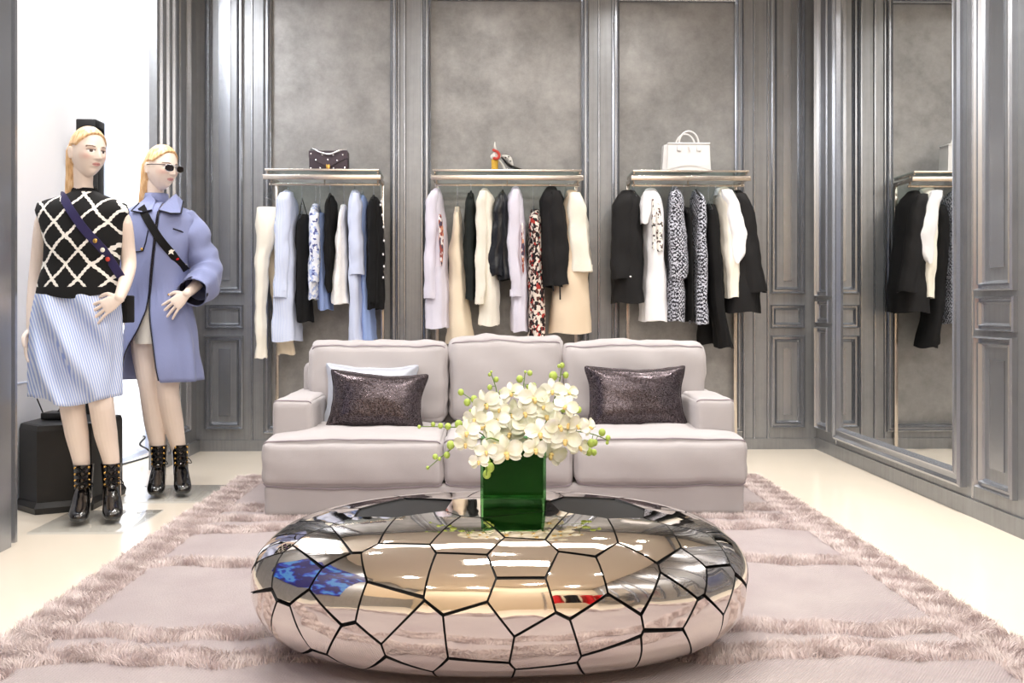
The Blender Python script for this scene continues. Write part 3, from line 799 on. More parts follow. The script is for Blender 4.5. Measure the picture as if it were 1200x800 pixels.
for fx, fy, fs in FLW:
    best = min(range(len(SPR)), key=lambda k: min((p[0] - fx) ** 2 + (p[1] - fy) ** 2 for p in SPR[k][1][1:]) + 2500 * len(assign[k]))
    assign[best].append((fx, fy, fs))
for k, (lab, path, dy, buds) in enumerate(SPR):
    bx = VCX + (k - 4.5) * .010; by = VCY + dy * .6 if abs(dy) < .1 else VCY - .07
    sp = thing('orchid_spray', lab, 'orchid', (bx, by, VZ + .10), 'white orchid sprays in the square vase')
    st = MB()
    n_ = len(path)
    P3 = [Vector((bx, by, VZ + .10))] + [O(x, y, dy * (i + 1) / (n_ - 1)) for i, (x, y) in enumerate(path[1:])]
    if abs(dy) > .1: P3 = [Vector((bx, by, VZ + .13)), Vector((O(path[1][0], path[1][1]).x, VCY - .09, VZ + VH + .02))] + [O(x, y, dy) for x, y in path[2:]]
    line = catmull(P3, 8)
    st.tube(line, [.0026 - .0013 * i / len(line) for i in range(len(line))], 7)
    bd = []
    for (x, y, r_) in buds:
        P = O(x, y, dy * .9)
        near = min(line, key=lambda q: (q - P).length); st.tube([near, (near + P) / 2 + Vector((0, 0, .002)), P], .0011, 5)
        bd.append((P, r_))
    for (x, y, s_) in assign[k]:
        dyf = dy + rnd.uniform(-.05, .0) - .02
        P = O(x, y, dyf); near = min(line, key=lambda q: (q - P).length)
        st.tube([near, (near + P) / 2 + Vector((0, .01, .004)), P + Vector((0, .004, 0))], .0013, 5)
    st.build('stem', M['stem'], sp)
    for P, r_ in bd:
        m2 = MB(); m2.ball(P, r_ / 4 / 400 * 2.15, 8, (1, 1, 1.15)); m2.build('bud', M['bud'], sp)
    for (x, y, s_) in assign[k]:
        dyf = dy + rnd.uniform(-.06, .0) - .025; P = O(x, y, dyf)
        out = Vector(((x - 480) / 700 + rnd.uniform(-.35, .35), -1, rnd.uniform(-.25, .45) + (300 - y) / 900))
        m2 = MB(); m3 = MB(); flower(m2, m3, P, s_ * .98, out, rnd.uniform(-.5, .5))
        fo = m2.build('flower', M['petal'], sp, True, auto=60); m3.build('flower_centre', M['lip'], fo)

# ---------------------------------------------------------------- wall racks
RYF, RYB = 6.13, 6.44
ZS = EYE + 160.5 / F * 6.16
def rack(pxl, pxr, label, what):
    x0 = W(pxl, 205, RYF).x; x1 = W(pxr, 205, RYF).x
    r = thing('clothes_rack', label, 'rack', ((x0 + x1) / 2, RYB, 0), 'steel wall racks')
    bz = ZS - .052
    for x in (x0 + .012, x1 - .012):
        b = MB(); b.box(x - .012, x + .012, RYB - .012, RYB + .012, 0, bz + .015, .002); b.build('post', M['steel'], r, True)
        b = MB(); b.box(x - .012, x + .012, RYF + .02, RYB - .010, bz - .012, bz + .014, .002); b.box(x - .006, x + .006, RYF + .02, RYB + .01, bz + .028, bz + .046, .001); b.build('bracket', M['steel'], r, True)
    b = MB(); b.box(x0 - .012, x1 + .012, RYF, RYF + .02, bz - .016, bz + .016, .002); b.build('front_bar', M['steel'], r, True)
    b = MB(); b.box(x0 + .005, x1 - .005, RYF + .10, RYF + .118, bz - .044, bz - .028, .002)
    for x in (x0 + .02, x1 - .02, (x0 + x1) / 2): b.box(x - .004, x + .004, RYF + .10, RYF + .118, bz - .04, bz + .03)
    b.build('hanging_rail', M['steel'], r, True)
    b = MB(); b.box(x0, x1, RYF + .006, RYB + .01, ZS - .010, ZS, .001); b.build('shelf', M['glass'], r, True, label='clear glass shelf')
    b = MB(); b.box(x0, x1, RYF, RYF + .007, ZS - .012, ZS + .002, .001); b.build('shelf_edge', M['steel'], r, True)
    return bz - .036
RAILZ = rack(310, 444, 'steel wall rack on the left carrying a studded bag above pale blue clothes', 1)
rack(507, 682, 'middle steel wall rack with a high heeled shoe on its glass shelf', 2)
rack(742, 878, 'right steel wall rack with a white handbag on its glass shelf', 3)
RAILY = RYF + .109

CLOTHES = 'clothes hanging on the wall racks'
HANG = 'hangers on the wall racks'
def noise_w(x, y, z, s):
    return sin(x * 31 + z * 17 + s) + .8 * sin(y * 27 - z * 29 + s * 1.7) + .5 * sin(x * 63 + y * 41 - z * 52 + s)
def prof_at(pr, y):
    ys = [p[0] for p in pr]
    return (interp(ys, [p[1] for p in pr], y), interp(ys, [p[2] for p in pr], y))
def drape(mb, pr, Yc, hy, fold=.004, nf=6, seed=0, top_close=True, flare=0.0, n=44, steps=26, hytop=.35, closed_bottom=True, shoulder=16):
    """hanging cloth: closed loft following rows (y, left, right) at depth Yc, half depth hy; folds grow downward"""
    y0, y1 = pr[0][0], pr[-1][0]; rings = []
    rr_ = random.Random(seed); ph = [rr_.uniform(0, 6.28) for _ in range(4)]
    ys = []
    for i in range(steps + 1):
        t = i / steps; ys.append(y0 + (y1 - y0) * (t ** 1.15))
    for i, y in enumerate(ys):
        l, r = prof_at(pr, y); cl = W(l, y, Yc); cr = W(r, y, Yc)
        cx, z = (cl.x + cr.x) / 2, cl.z; hx = max((cr.x - cl.x) / 2, .003)
        t = (y - y0) / (y1 - y0)
        s = min(1, (y - y0) / shoulder); dep = hy * (hytop + (1 - hytop) * sin(s * pi / 2)) * (1 + flare * t)
        ring = []
        for k in range(n):
            a = k / n * 2 * pi
            ca, sa = cos(a), sin(a)
            e = .8
            X = hx * math.copysign(abs(ca) ** e, ca); Yy = dep * math.copysign(abs(sa) ** e, sa)
            fo = fold * (.25 + t) * (sin(a * nf + ph[0] + t * 1.5) + .5 * sin(a * (nf * 2 - 1) + ph[1])) * (0 if s < .5 else 1)
            nx_, ny_ = ca * (1 if abs(ca) > .1 else .5), sa
            zz = z + (.006 * sin(a * 3 + ph[2]) if i == steps else 0)
            wk = .0035 * (noise_w(cx + X, (Yc + Yy), z, seed)) * (0 if s < .3 else 1)
            ring.append((cx + X + nx_ * (fo + wk) * min(1, hx / .03), Yc + Yy + ny_ * (fo + wk), zz))
        rings.append(ring)
    # rounded closing at the top
    c = rings[0]; cx = sum(p[0] for p in c) / n; cy = sum(p[1] for p in c) / n
    rings = [[(cx + (p[0] - cx) * .4, cy + (p[1] - cy) * .4, p[2] + .006) for p in c], [(cx + (p[0] - cx) * .8, cy + (p[1] - cy) * .8, p[2] + .004) for p in c]] + rings
    # hem turned inward so that it reads as open cloth
    last = rings[-1]; cx = sum(p[0] for p in last) / n; cy = sum(p[1] for p in last) / n
    rings.append([(cx + (p[0] - cx) * .86, cy + (p[1] - cy) * .93, p[2] + .001) for p in last]); rings.append([(cx + (p[0] - cx) * .6, cy + (p[1] - cy) * .75, p[2] + .05) for p in last])
    mb.loft(rings, cap=True)
def hanger(px, label, style, Y=RAILY, drop=.055, wid=.17):
    p = W(px, 215, Y); x = p.x
    h = thing('hanger', label, 'hanger', (x, Y, RAILZ - .12), HANG)
    hk = MB(); pts = [(x, Y + .012, RAILZ + .004), (x, Y + .006, RAILZ + .013), (x, Y - .004, RAILZ + .012), (x, Y - .011, RAILZ + .002), (x, Y - .008, RAILZ - .012), (x, Y, RAILZ - .026), (x, Y, RAILZ - drop)]
    hk.tube(catmull(pts, 4), .0016, 6); hk.build('hook', M['silver'], h)
    ar = MB(); m_ = M['glassclear'] if style == 'clear' else M['black']
    z0 = RAILZ - drop
    ar.tube(catmull([(x, Y - wid, z0 - .055), (x, Y - wid * .5, z0 - .028), (x, Y, z0), (x, Y + wid * .5, z0 - .028), (x, Y + wid, z0 - .055)], 5), .007, 8, round_ends=True)
    if style == 'clear': ar.tube([(x - .001, Y - wid * .9, z0 - .054), (x - .001, Y + wid * .9, z0 - .054)], .004, 6); ar.tube([(x, Y, z0 + .012), (x, Y, z0 - .05)], .008, 8)
    ar.build('shoulder_bar', M['glassclear'] if style == 'clear' else M['plastic'], h)
    if style == 'clear' and 0: pass
    return h
def garment(name, label, cat, mt, body, sleeve=None, hy=.16, fold=.004, nf=6, extra=None, cuff=True, sl_mt=None, hpx=None, hstyle='clear', shade=None, Yc=None, sl_dy=-.13, collar=None, hl=None, flare=0.0, back_sleeve=True):
    Yc = Yc or RAILY + .02
    y0 = body[0][0]; c0 = (body[0][1] + body[0][2]) / 2
    base = W((body[-1][1] + body[-1][2]) / 2, body[-1][0], Yc)
    g = thing(name, label, cat, base, CLOTHES)
    sd = int(c0 * 7 + y0)
    mb = MB(); drape(mb, body, Yc, hy, fold, nf, sd, flare=flare); mb.build('body', M[mt], g, True, auto=60)
    if sleeve:
        mb = MB(); drape(mb, sleeve, Yc + sl_dy, .048, .0025, 4, sd + 1, shoulder=10, hytop=.5, n=28); so = mb.build('sleeve', M[sl_mt or mt], g, True, auto=60)
        if cuff:
            yb = sleeve[-1][0]; l, r = sleeve[-1][1], sleeve[-1][2]
            mb = MB(); p0 = W(l, yb, Yc + sl_dy); p1 = W(r, yb, Yc + sl_dy); cx = (p0.x + p1.x) / 2; hx = (p1.x - p0.x) / 2
            rings = [[(cx + (hx + .003) * cos(a) , Yc + sl_dy + .053 * sin(a), z) for a in [k / 24 * 2 * pi for k in range(24)]] for z in (p0.z + .045, p0.z + .042, p0.z + .002, p0.z - .001)]
            mb.loft(rings, cap=False); mb.build('cuff', M[sl_mt or mt], so, True)
        if back_sleeve:
            mb = MB(); sh = [(y, l + 5, r + 1) for y, l, r in sleeve]; drape(mb, sh, Yc - sl_dy + .02, .045, .0025, 4, sd + 2, shoulder=10, hytop=.5, n=28); mb.build('sleeve', M[sl_mt or mt], g, True, auto=60)
    if collar:
        y, l, r = collar; p0 = W(l, y, Yc - .045); p1 = W(r, y, Yc - .045); cx = (p0.x + p1.x) / 2; hx = (p1.x - p0.x) / 2
        mb = MB(); rings = [[(cx + hx * k1 * cos(a), Yc + .01 + .06 * k1 * sin(a), p0.z + dz) for a in [k / 24 * 2 * pi for k in range(24)]] for k1, dz in ((1.15, -.035), (1.0, -.005), (.9, .012), (.75, .014), (.7, -.02))]
        mb.loft(rings, cap=False); mb.build('collar', M[sl_mt or mt], g, True)
    if extra: extra(g, Yc)
    h = hanger(hpx or c0, 'hanger holding the ' + (hl or label), hstyle, drop=max(.03, RAILZ - W(c0, y0, Yc).z - .015), wid=min(.15, hy * .85))
    return g
def strip(pr, mt, name, Yo=-.165, hy=.02):
    def f(g, Yc):
        mb = MB(); drape(mb, pr, Yc + Yo, hy, .001, 3, 5, shoulder=4, n=20); mb.build(name, M[mt], g, True)
    return f
def multi(*fs):
    def f(g, Yc):
        for q in fs: q(g, Yc)
    return f
def dots(pts, mt, name, Yo, r=.006, sc=(1, .6, 1)):
    def f(g, Yc):
        for (x, y) in pts:
            mb = MB(); mb.ball(W(x, y, Yc + Yo), r, 6, sc); mb.build(name, M[mt], g)
    return f
# --- left rack
def trousers():
    g = thing('trousers', 'cream trousers hanging by the waistband at the left end of the left rack', 'trousers', W(318, 415, RAILY), CLOTHES)
    a = MB(); drape(a, [(243, 301, 325), (262, 300, 326), (285, 300.5, 322), (300, 300, 316), (340, 299.5, 313), (400, 300, 312), (419, 299, 313)], RAILY - .06, .05, .003, 4, 3); a.build('trouser_leg', M['ivory'], g, True)
    a = MB(); drape(a, [(246, 306, 327), (300, 312, 330), (340, 317, 338), (400, 325, 345), (415, 326, 346)], RAILY + .07, .045, .003, 4, 8); a.build('trouser_leg', M['cream'], g, True)  # same trousers: the warm light inside this leg is put into its cloth colour
    hanger(318, 'hanger holding the cream trousers at the left end of the left rack', 'clear', drop=.05)
trousers()
garment('shirt_dress', 'pale blue striped shirt dress with white cuff, beside the cream trousers', 'dress', 'shirt_stripe',
        [(224, 334, 340), (232, 326, 345), (260, 325, 349), (330, 324, 351), (370, 321, 350), (399, 321, 353)], [(226, 328, 341), (236, 323, 342), (290, 322, 340), (336, 321, 338), (348, 321, 338)], hpx=338, nf=5, fold=.006, collar=(226, 330, 342))
garment('camisole_dress', 'black slip dress with thin straps between two blue garments', 'dress', 'black_knit', [(252, 350, 362), (262, 349, 364), (377, 349, 365)],
        hy=.13, hpx=354, extra=lambda g, Yc: [_s.build('strap', M['black'], g) for _s in [(lambda mb: (mb.tube(catmull([W(x0, 256, Yc - .08), W(354, 232, Yc)], 3), .003, 6), mb)[1])(MB()) for x0 in (351, 361)]] and None)
garment('blouse', 'white and blue floral blouse left of the black sleeveless top', 'blouse', 'blue_floral', [(240, 367, 374), (255, 365, 377), (351, 364, 376)], [(250, 366, 374), (300, 366, 375), (330, 366, 374)], hpx=370, cuff=False, fold=.004)
garment('shirt', 'small lilac blue shirt tucked behind the floral blouse', 'shirt', 'mid_blue', [(250, 374, 380), (262, 373, 382), (330, 374, 386), (363, 374, 388)], hpx=375, hy=.12, Yc=RAILY + .05, hl='small lilac blue shirt behind the floral blouse')
garment('sleeveless_top', 'black sleeveless top on the left rack beside the white skirt', 'top', 'black_knit', [(230, 385, 391), (240, 382, 394), (290, 382, 395), (335, 383, 394), (343, 387, 392)], hpx=387, hstyle='black', hy=.14)
garment('skirt', 'white lace edged flared skirt in the middle of the left rack', 'skirt', 'lace', [(241, 400, 406), (262, 398, 407), (300, 395, 409), (345, 391, 411), (356, 391, 412)], hpx=403, fold=.006)
garment('shirt', 'pale blue shirt with turned up cuff in front of a darker blue one', 'shirt', 'pale_blue', [(224, 413, 420), (232, 410, 424), (280, 410, 425), (340, 411, 427), (401, 411, 429)], [(227, 412, 421), (240, 410, 424), (300, 410, 426), (321, 410, 427)], hpx=416, hl='pale blue shirt in front of a darker blue one', collar=(226, 412, 421))
garment('shirt', 'mid blue shirt between the pale blue shirt and the black ruffled sweater', 'shirt', 'mid_blue', [(230, 422, 428), (240, 421, 432), (300, 424, 434), (360, 425, 438), (398, 426, 440)], hpx=425, hl='mid blue shirt beside the black ruffled sweater', Yc=RAILY + .06)
garment('sweater', 'black sweater with white ruffled bows down its side on the left rack', 'sweater', 'black_knit', [(232, 435, 443), (240, 432, 447), (300, 431, 450), (362, 432, 449)], [(234, 434, 443), (300, 431, 444), (355, 432, 443)], hpx=438, hstyle='black', cuff=False, hl='black sweater with white ruffled bows',
        extra=dots([(446, 240), (448, 252), (449.5, 266), (450, 282), (449, 298), (450, 312), (449, 325), (447, 236)], 'white_cloth', 'ruffle', -.15, .009, (.7, 1, 1)))
# --- middle rack
garment('shirt_dress', 'lavender white shirt dress with a printed front strip, leftmost on the middle rack', 'dress', 'lav_white', [(222, 508, 516), (232, 501, 520), (280, 499, 524), (340, 499, 526), (384, 499, 527)], [(224, 505, 514), (236, 499, 514), (300, 498, 512), (335, 497, 511), (349, 497, 511)], hpx=511, fold=.006, hl='lavender white shirt dress with printed strip',
        extra=strip([(252, 514, 517), (270, 514, 520), (311, 516, 519)], 'strip_print', 'printed_strip'))
garment('skirt', 'long cream flared skirt between the lavender dress and the slim black top', 'skirt', 'cream', [(243, 533, 539), (262, 531, 541), (300, 527, 544), (350, 526, 549), (402, 524, 556)], hpx=536, fold=.006, nf=4, hy=.13, hl='long cream flared skirt')
garment('sleeveless_top', 'slim black long top hanging beside the cream flared skirt', 'top', 'green_black', [(227, 548, 555), (236, 546, 557), (290, 543, 558), (351, 546, 558)], hpx=552, hstyle='black', hy=.15)
garment('blouse', 'ivory blouse with one long sleeve reaching down in front of its body', 'blouse', 'ivory', [(222, 564, 572), (234, 561, 580), (300, 562, 584), (381, 562, 585)], [(224, 562, 570), (236, 558, 571), (300, 557, 571), (340, 557, 569), (356, 557, 567)], hpx=567, fold=.006, hl='ivory blouse on the middle rack')
garment('jacket', 'black leather jacket with wide sleeve on the middle rack', 'jacket', 'leather', [(226, 585, 592), (236, 580, 597), (280, 575, 601), (328, 582, 602)], [(228, 584, 592), (245, 578, 594), (290, 573, 592), (316, 571, 590), (323, 575, 590)], hpx=589, hstyle='black', cuff=False)
garment('shirt', 'long white lilac shirt between the leather jacket and the floral dress', 'shirt', 'lav_white', [(220, 600, 608), (232, 595, 613), (290, 597, 616), (340, 600, 618), (388, 599, 618)], [(223, 600, 609), (236, 596, 610), (280, 593, 609), (330, 598, 611), (347, 598, 611)], hpx=604, fold=.006,
        extra=strip([(262, 611, 613), (290, 611, 615), (320, 612, 614)], 'strip_print', 'printed_strip'), collar=(223, 600, 609))
garment('dress', 'long red black and white floral dress on the middle rack', 'dress', 'floral', [(246, 622, 632), (262, 619, 634), (330, 618, 637), (400, 619, 640)], hpx=625, fold=.004, hy=.13)
garment('jacket', 'black blazer with narrow ribbon ends on the middle rack', 'jacket', 'black_suit', [(220, 640, 652), (232, 633, 656), (280, 632, 660), (336, 633, 662)], [(224, 646, 656), (240, 644, 662), (290, 645, 667), (334, 648, 668)], hpx=645, hstyle='black', cuff=False, collar=(223, 638, 651),
        extra=lambda g, Yc: [(lambda mb, x, y1: (mb.ribbon([W(x, 330, Yc - .17), W(x + .5, y1, Yc - .17)], (.005, 0, 0), (0, .002, 0)), mb.build('ribbon', M['black_suit'], g)))(MB(), x, y1) for x, y1 in ((648, 341), (656, 351))] and None)
def coat2(g, Yc): pass
garment('coat', 'cream coat with wide folded cuff at the right end of the middle rack', 'coat', 'pale_beige', [(224, 664, 675), (240, 660, 684), (300, 652, 688), (345, 648, 690), (390, 643, 692)], [(226, 668, 679), (242, 664, 686), (290, 667, 690), (318, 668, 694)], hpx=663, hl='cream coat with folded cuff', hstyle='clear', sl_mt='ivory', fold=.004, nf=4)
# --- right rack
garment('jacket', 'black jacket with a small ring at its waist, leftmost on the right rack', 'jacket', 'black_suit', [(224, 728, 744), (236, 720, 750), (280, 717, 752), (325, 717, 752), (355, 716, 753)], [(228, 724, 740), (240, 718, 742), (290, 716, 741), (327, 717, 740)], hpx=742, cuff=False, hl='leftmost black jacket on the right rack', extra=dots([(739, 324)], 'silver', 'ring', -.19, .007, (1, .4, 1)))
garment('dress', 'white dress with dark embroidered bands on the right rack', 'dress', 'white_cloth', [(222, 756, 768), (236, 751, 775), (280, 753, 777), (300, 753, 777), (340, 751, 780), (376, 750, 782)], [(225, 754, 763), (240, 749, 763), (262, 750, 760)], hpx=762, fold=.005, cuff=False, back_sleeve=False,
        extra=multi(strip([(232, 764, 766), (260, 764, 768), (292, 764, 767)], 'embroidery', 'embroidered_band'), strip([(236, 768, 772), (262, 769, 777), (294, 770, 776)], 'embroidery', 'embroidered_band', -.15)))
garment('jacket', 'black and white tweed jacket over a matching skirt on the right rack', 'jacket', 'tweed', [(220, 787, 793), (232, 784, 797), (280, 783, 803), (325, 782, 804), (326, 780, 800), (376, 779, 800)], [(224, 786, 794), (240, 784, 798), (300, 784, 803), (326, 785, 805)], hpx=788, cuff=False, hl='tweed jacket over a matching skirt', fold=.003)
garment('skirt', 'narrow black skirt between two tweed garments on the right rack', 'skirt', 'black', [(244, 802, 807), (262, 801, 809), (376, 803, 811)], hpx=801, hstyle='black', hy=.13)
garment('dress', 'sleeveless black and white tweed dress with frayed front edge', 'dress', 'tweed', [(224, 812, 818), (236, 811, 824), (300, 811, 826), (379, 810, 827)], hpx=815, hstyle='black', fold=.003)
garment('trousers', 'long black trousers with a flared hem on the right rack', 'trousers', 'black', [(240, 826, 838), (260, 825, 841), (300, 827, 844), (360, 832, 848), (378, 836, 849), (407, 838, 857)], hpx=830, hy=.12, fold=.003,
        extra=strip([(300, 822, 834), (350, 819, 834), (403, 817, 838)], 'black', 'trouser_leg', .12, .04))
garment('blouse', 'white blouse with a full puffed sleeve on the right rack', 'blouse', 'ivory', [(221, 841, 853), (232, 839, 860), (300, 843, 864), (349, 847, 862)], [(223, 845, 858), (240, 850, 868), (275, 854, 877), (298, 856, 873), (308, 860, 866)], hpx=838, fold=.006, cuff=False, sl_mt='white_cloth', collar=(222, 840, 852), back_sleeve=False)
garment('coat', 'black coat with a flaring sleeve at the right end of the right rack', 'coat', 'black_suit', [(224, 858, 868), (240, 856, 876), (300, 850, 884), (345, 848, 888), (366, 848, 889)], [(227, 862, 874), (242, 864, 882), (290, 868, 890), (342, 874, 898)], hpx=858, cuff=False, hl='black coat at the right end of the right rack', back_sleeve=False)

# --- handbags and shoe on the shelves
sz = ZS + .001
def studded_bag():
    Y = RYF + .06; p0 = W(362, 197, Y); p1 = W(407.5, 197, Y); x0, x1 = p0.x, p1.x; hh = 24 / F * Y
    g = thing('handbag', 'small dark studded handbag with chain on the left glass shelf', 'handbag', ((x0 + x1) / 2, Y + .04, sz))
    b = MB(); b.box(x0, x1, Y, Y + .075, sz, sz + hh * .93, .008); b.build('body', M['bagdark'], g, True)
    fl = MB(); xm = (x0 + x1) / 2
    poly = [(x0, hh * .94), (x1, hh * .94), (x1, hh * .62), (xm + .02, hh * .2), (xm - .02, hh * .2), (x0, hh * .62)]
    fl.loft([[(x, Y - .001, sz + z) for x, z in poly], [(x, Y - .009, sz + z) for x, z in poly]]); fl.build('flap', M['bagdark'], g, False)
    q = MB(); q.box(xm - .013, xm + .013, Y - .018, Y - .008, sz + .003, sz + hh * .26, .003); q.build('clasp', M['gold'], g, True, label='gold clasp')
    for fx, fz in ((.06, .78), (.06, .08), (.19, .48), (.35, .74), (.30, .08), (.5, .5), (.63, .74), (.74, .46), (.64, .08), (.88, .74), (.75, .92), (.93, .1)):
        q = MB(); q.ball((x0 + (x1 - x0) * fx, Y - .010, sz + hh * fz), .0068, 6, (1, .6, 1)); q.build('stud', M['silver'], g)
    ch = MB(); pts = catmull([(x0 + .012, Y + .02, sz + hh * 1.03), (x0 + .04, Y - .004, sz + hh * 1.0), (x0 + .075, Y - .017, sz + hh * .86), (xm, Y - .018, sz + hh * .76), (x1 - .085, Y - .017, sz + hh * .84), (x1 - .045, Y - .004, sz + hh * .97), (x1 - .012, Y + .02, sz + hh * 1.02)], 8)
    for i, p in enumerate(pts): ch.ball(p, .0075, 5)
    ch.tube(pts, .004, 6); ch.build('chain', M['silver'], g, label='silver chain')
studded_bag()
def shoe():
    Y = RYF + .10
    S = lambda x, y: W(565 + x / 16, 155 + y / 16, Y)
    zb = S(0, 690).z; dz = sz - zb
    g = thing('shoe', 'white slingback shoe with yellow block heel on the middle glass shelf', 'shoe', S(400, 690) + Vector((0, 0, dz)))
    up = Vector((0, 0, dz)); T = lambda x, y, d=0: S(x, y) + up + Vector((0, d, 0))
    b = MB(); b.tube([T(240, 470), T(238, 560), T(237, 690)], [.023, .020, .021], 4, flat=(1, 1.1)); b.tube([T(240, 470), T(237, 688)], [.024, .020], 10); b.build('heel', M['shoe_yellow'], g, True)
    b = MB(); b.tube(catmull([T(215, 440), T(300, 470), T(380, 560), T(450, 672), T(560, 684), T(720, 682)], 5), [.018 + .006 * sin(i / 25 * pi) for i in range(26)], 10, flat=(.35, 1.4)); b.build('sole', M['shoe_white'], g, True)
    b = MB(); b.tube(catmull([T(210, 410), T(250, 400), T(310, 400)], 4), [.020, .024, .026, .027, .027, .026, .024, .022, .018], 12, round_ends=True); b.build('heel_counter', M['shoe_white'], g, True)
    b = MB(); b.tube(catmull([T(215, 300, -.03), T(290, 340, -.034), T(320, 400, -.034), T(290, 460, -.034), T(225, 455, -.03)], 4), .0095, 8, round_ends=True); b.build('bow', M['shoe_red'], g, True, label='red bow')
    b = MB(); b.tube(catmull([T(240, 130), T(238, 220), T(270, 320)], 4), [.004, .006, .008, .010, .011, .012, .012, .011, .010], 8, flat=(1, .6)); b.build('ankle_strap', M['shoe_white'], g, True)
    b = MB(); b.tube(catmull([T(370, 400), T(450, 415), T(510, 450), T(540, 520), T(570, 590)], 5), [.010 + .011 * sin(i / 20 * pi) for i in range(21)], 10, flat=(.8, 1.2)); b.build('vamp', M['shoe_white'], g, True)
    for x, y in ((495, 425), (530, 505), (440, 440)): b = MB(); b.ball(T(x, y, -.03), .005, 6); b.build('dot', M['black'], g)
    b = MB(); b.tube(catmull([T(360, 430, -.03), T(430, 515, -.03), T(510, 590, -.03), T(620, 632, -.02), T(735, 664, -.01)], 5), [.006 + .009 * sin(i / 20 * 2.6) for i in range(21)], 8, flat=(.8, 1.2)); b.build('toe_cap', M['patent'], g, True, label='black toe cap')
shoe()
def white_bag():
    Y = RYF + .04; p0 = W(782, 197, Y); p1 = W(833, 197, Y); x0, x1 = p0.x, p1.x; hh = 34 / F * Y
    g = thing('handbag', 'white structured leather handbag with round handle on the right glass shelf', 'handbag', ((x0 + x1) / 2, Y + .06, sz))
    D = .13
    b = MB(); rings = [[(x0 + k, Y + k * .5, z), (x1 - k, Y + k * .5, z), (x1 - k, Y + D - k * .5, z), (x0 + k, Y + D - k * .5, z)] for z, k in ((sz, 0), (sz + hh * .97, .008))]
    b.loft(rings); bo = b.build('body', M['bagwhite'], g, False)
    b = MB(); b.loft([[(x0 - .028, Y + .03, sz), (x0 + .0, Y + .012, sz), (x0, Y + D - .012, sz), (x0 - .028, Y + D - .03, sz)], [(x0 - .018, Y + .03, sz + hh * .93), (x0 + .008, Y + .012, sz + hh * .93), (x0 + .008, Y + D - .012, sz + hh * .93), (x0 - .018, Y + D - .03, sz + hh * .93)]]); b.build('side_gusset', M['bagwhite'], g, False)
    b = MB(); b.box(x0 + .004, x1 - .004, Y - .002, Y + D + .002, sz + hh * .93, sz + hh * .99, .003); b.build('top_band', M['bagwhite'], g, True)
    xm = (x0 + x1) / 2
    for yy in (Y + .01, Y + D - .01):
        b = MB(); h0 = sz + hh * .95
        pts = [(xm + .066 * sin(t), yy, h0 + .085 * cos(t)) for t in [(-1 + k / 8) * pi / 2 * 1.0 for k in range(17)]]
        b.tube([(xm - .066, yy, h0 - .045)] + pts + [(xm + .066, yy, h0 - .045)], .0062, 8); b.build('handle', M['bagwhite'], g, True)
        for s_ in (-1, 1):
            b = MB(); b.box(xm + s_ * .066 - .014, xm + s_ * .066 + .014, yy - .016 if yy < Y + .05 else yy + .008, yy - .006 if yy < Y + .05 else yy + .014, h0 - .05, h0 - .012, .003); b.build('handle_tab', M['bagwhite'], g, True)
    b = MB(); b.tube([(xm - .006, Y - .004, sz + hh * .84), (xm + .005, Y - .006, sz + hh * .82), (xm + .002, Y - .006, sz + hh * .75), (xm + .006, Y - .006, sz + hh * .69)], .0035, 6); b.build('charm', M['silver'], g, True, label='small silver charm')
    b = MB(); pts = catmull([(x0 + .01, Y - .003, sz + .012), (xm, Y - .005, sz + .042), (x1 - .01, Y - .003, sz + .012)], 8); b.tube(pts, .002, 5); b.build('stitched_seam', M['bagwhite'], g, True)
white_bag()

# ---------------------------------------------------------------- speaker, tower, router, cable
def cabinet():
    g = thing('speaker_cabinet', 'black floor cabinet on a flared base beside the white wall', 'cabinet', (-2.15, 4.7, 0))
    A = W(31, 597, 4.6); 
    # plan: faceted front
    def plan(k, z, e=0.0):
        P = [(-2.335, 4.98), (-2.335, 4.62), (-2.19, 4.50), (-1.97, 4.60), (-1.97, 4.98)]
        c = (-2.15, 4.75)
        return [(c[0] + (x - c[0]) * k, c[1] + (y - c[1]) * k, z) for x, y in P]
    b = MB(); b.loft([plan(1.0, .055), plan(1.0, .40), plan(.97, .425), plan(.9, .43)]); b.build('body', M['plastic'], g, False)
    b = MB(); b.loft([plan(1.05, 0), plan(1.08, .03), plan(1.02, .056)]); b.build('base', M['plastic'], g, False)
cabinet()
def tower():
    x0, x1 = W(93, 300, 5.15).x, W(116, 300, 5.15).x
    g = thing('tower_stand', 'tall black column standing behind the mannequin in the black and white vest', 'stand', ((x0 + x1) / 2, 5.2, 0))
    b = MB(); b.box(x0 + .035, x1 - .0, 5.14, 5.22, .02, 2.0, .006); b.build('column', M['plastic'], g, True)
    b = MB(); b.box(x0 - .02, x1 + .04, 5.08, 5.32, 0, .03, .008); b.build('foot', M['plastic'], g, True)
    b = MB(); b.box(x0 - .003, x1 + .0, 5.11, 5.23, 1.955, 2.035, .008); b.build('head_unit', M['plastic'], g, True)
tower()
def router():
    p = W(60, 500, 4.72)
    g = thing('router', 'small black router with one antenna lying on the black floor cabinet', 'router', (p.x, 4.76, .432))
    b = MB(); b.box(p.x - .045, p.x + .085, 4.70, 4.82, .432, .468, .006); b.build('housing', M['plastic'], g, True)
    b = MB(); b.tube([(p.x - .04, 4.73, .45), (p.x - .075, 4.73, .535)], .0035, 6, round_ends=True); b.build('antenna', M['plastic'], g, True)
    b = MB(); b.tube(catmull([(p.x + .02, 4.75, .468), (p.x + .045, 4.74, .495), (p.x + .08, 4.76, .485), (p.x + .10, 4.80, .46)], 5), .003, 6); b.build('cable', M['plastic'], g, True)
router()
b = MB(); yy = WX(168, NICHE_X + .02)
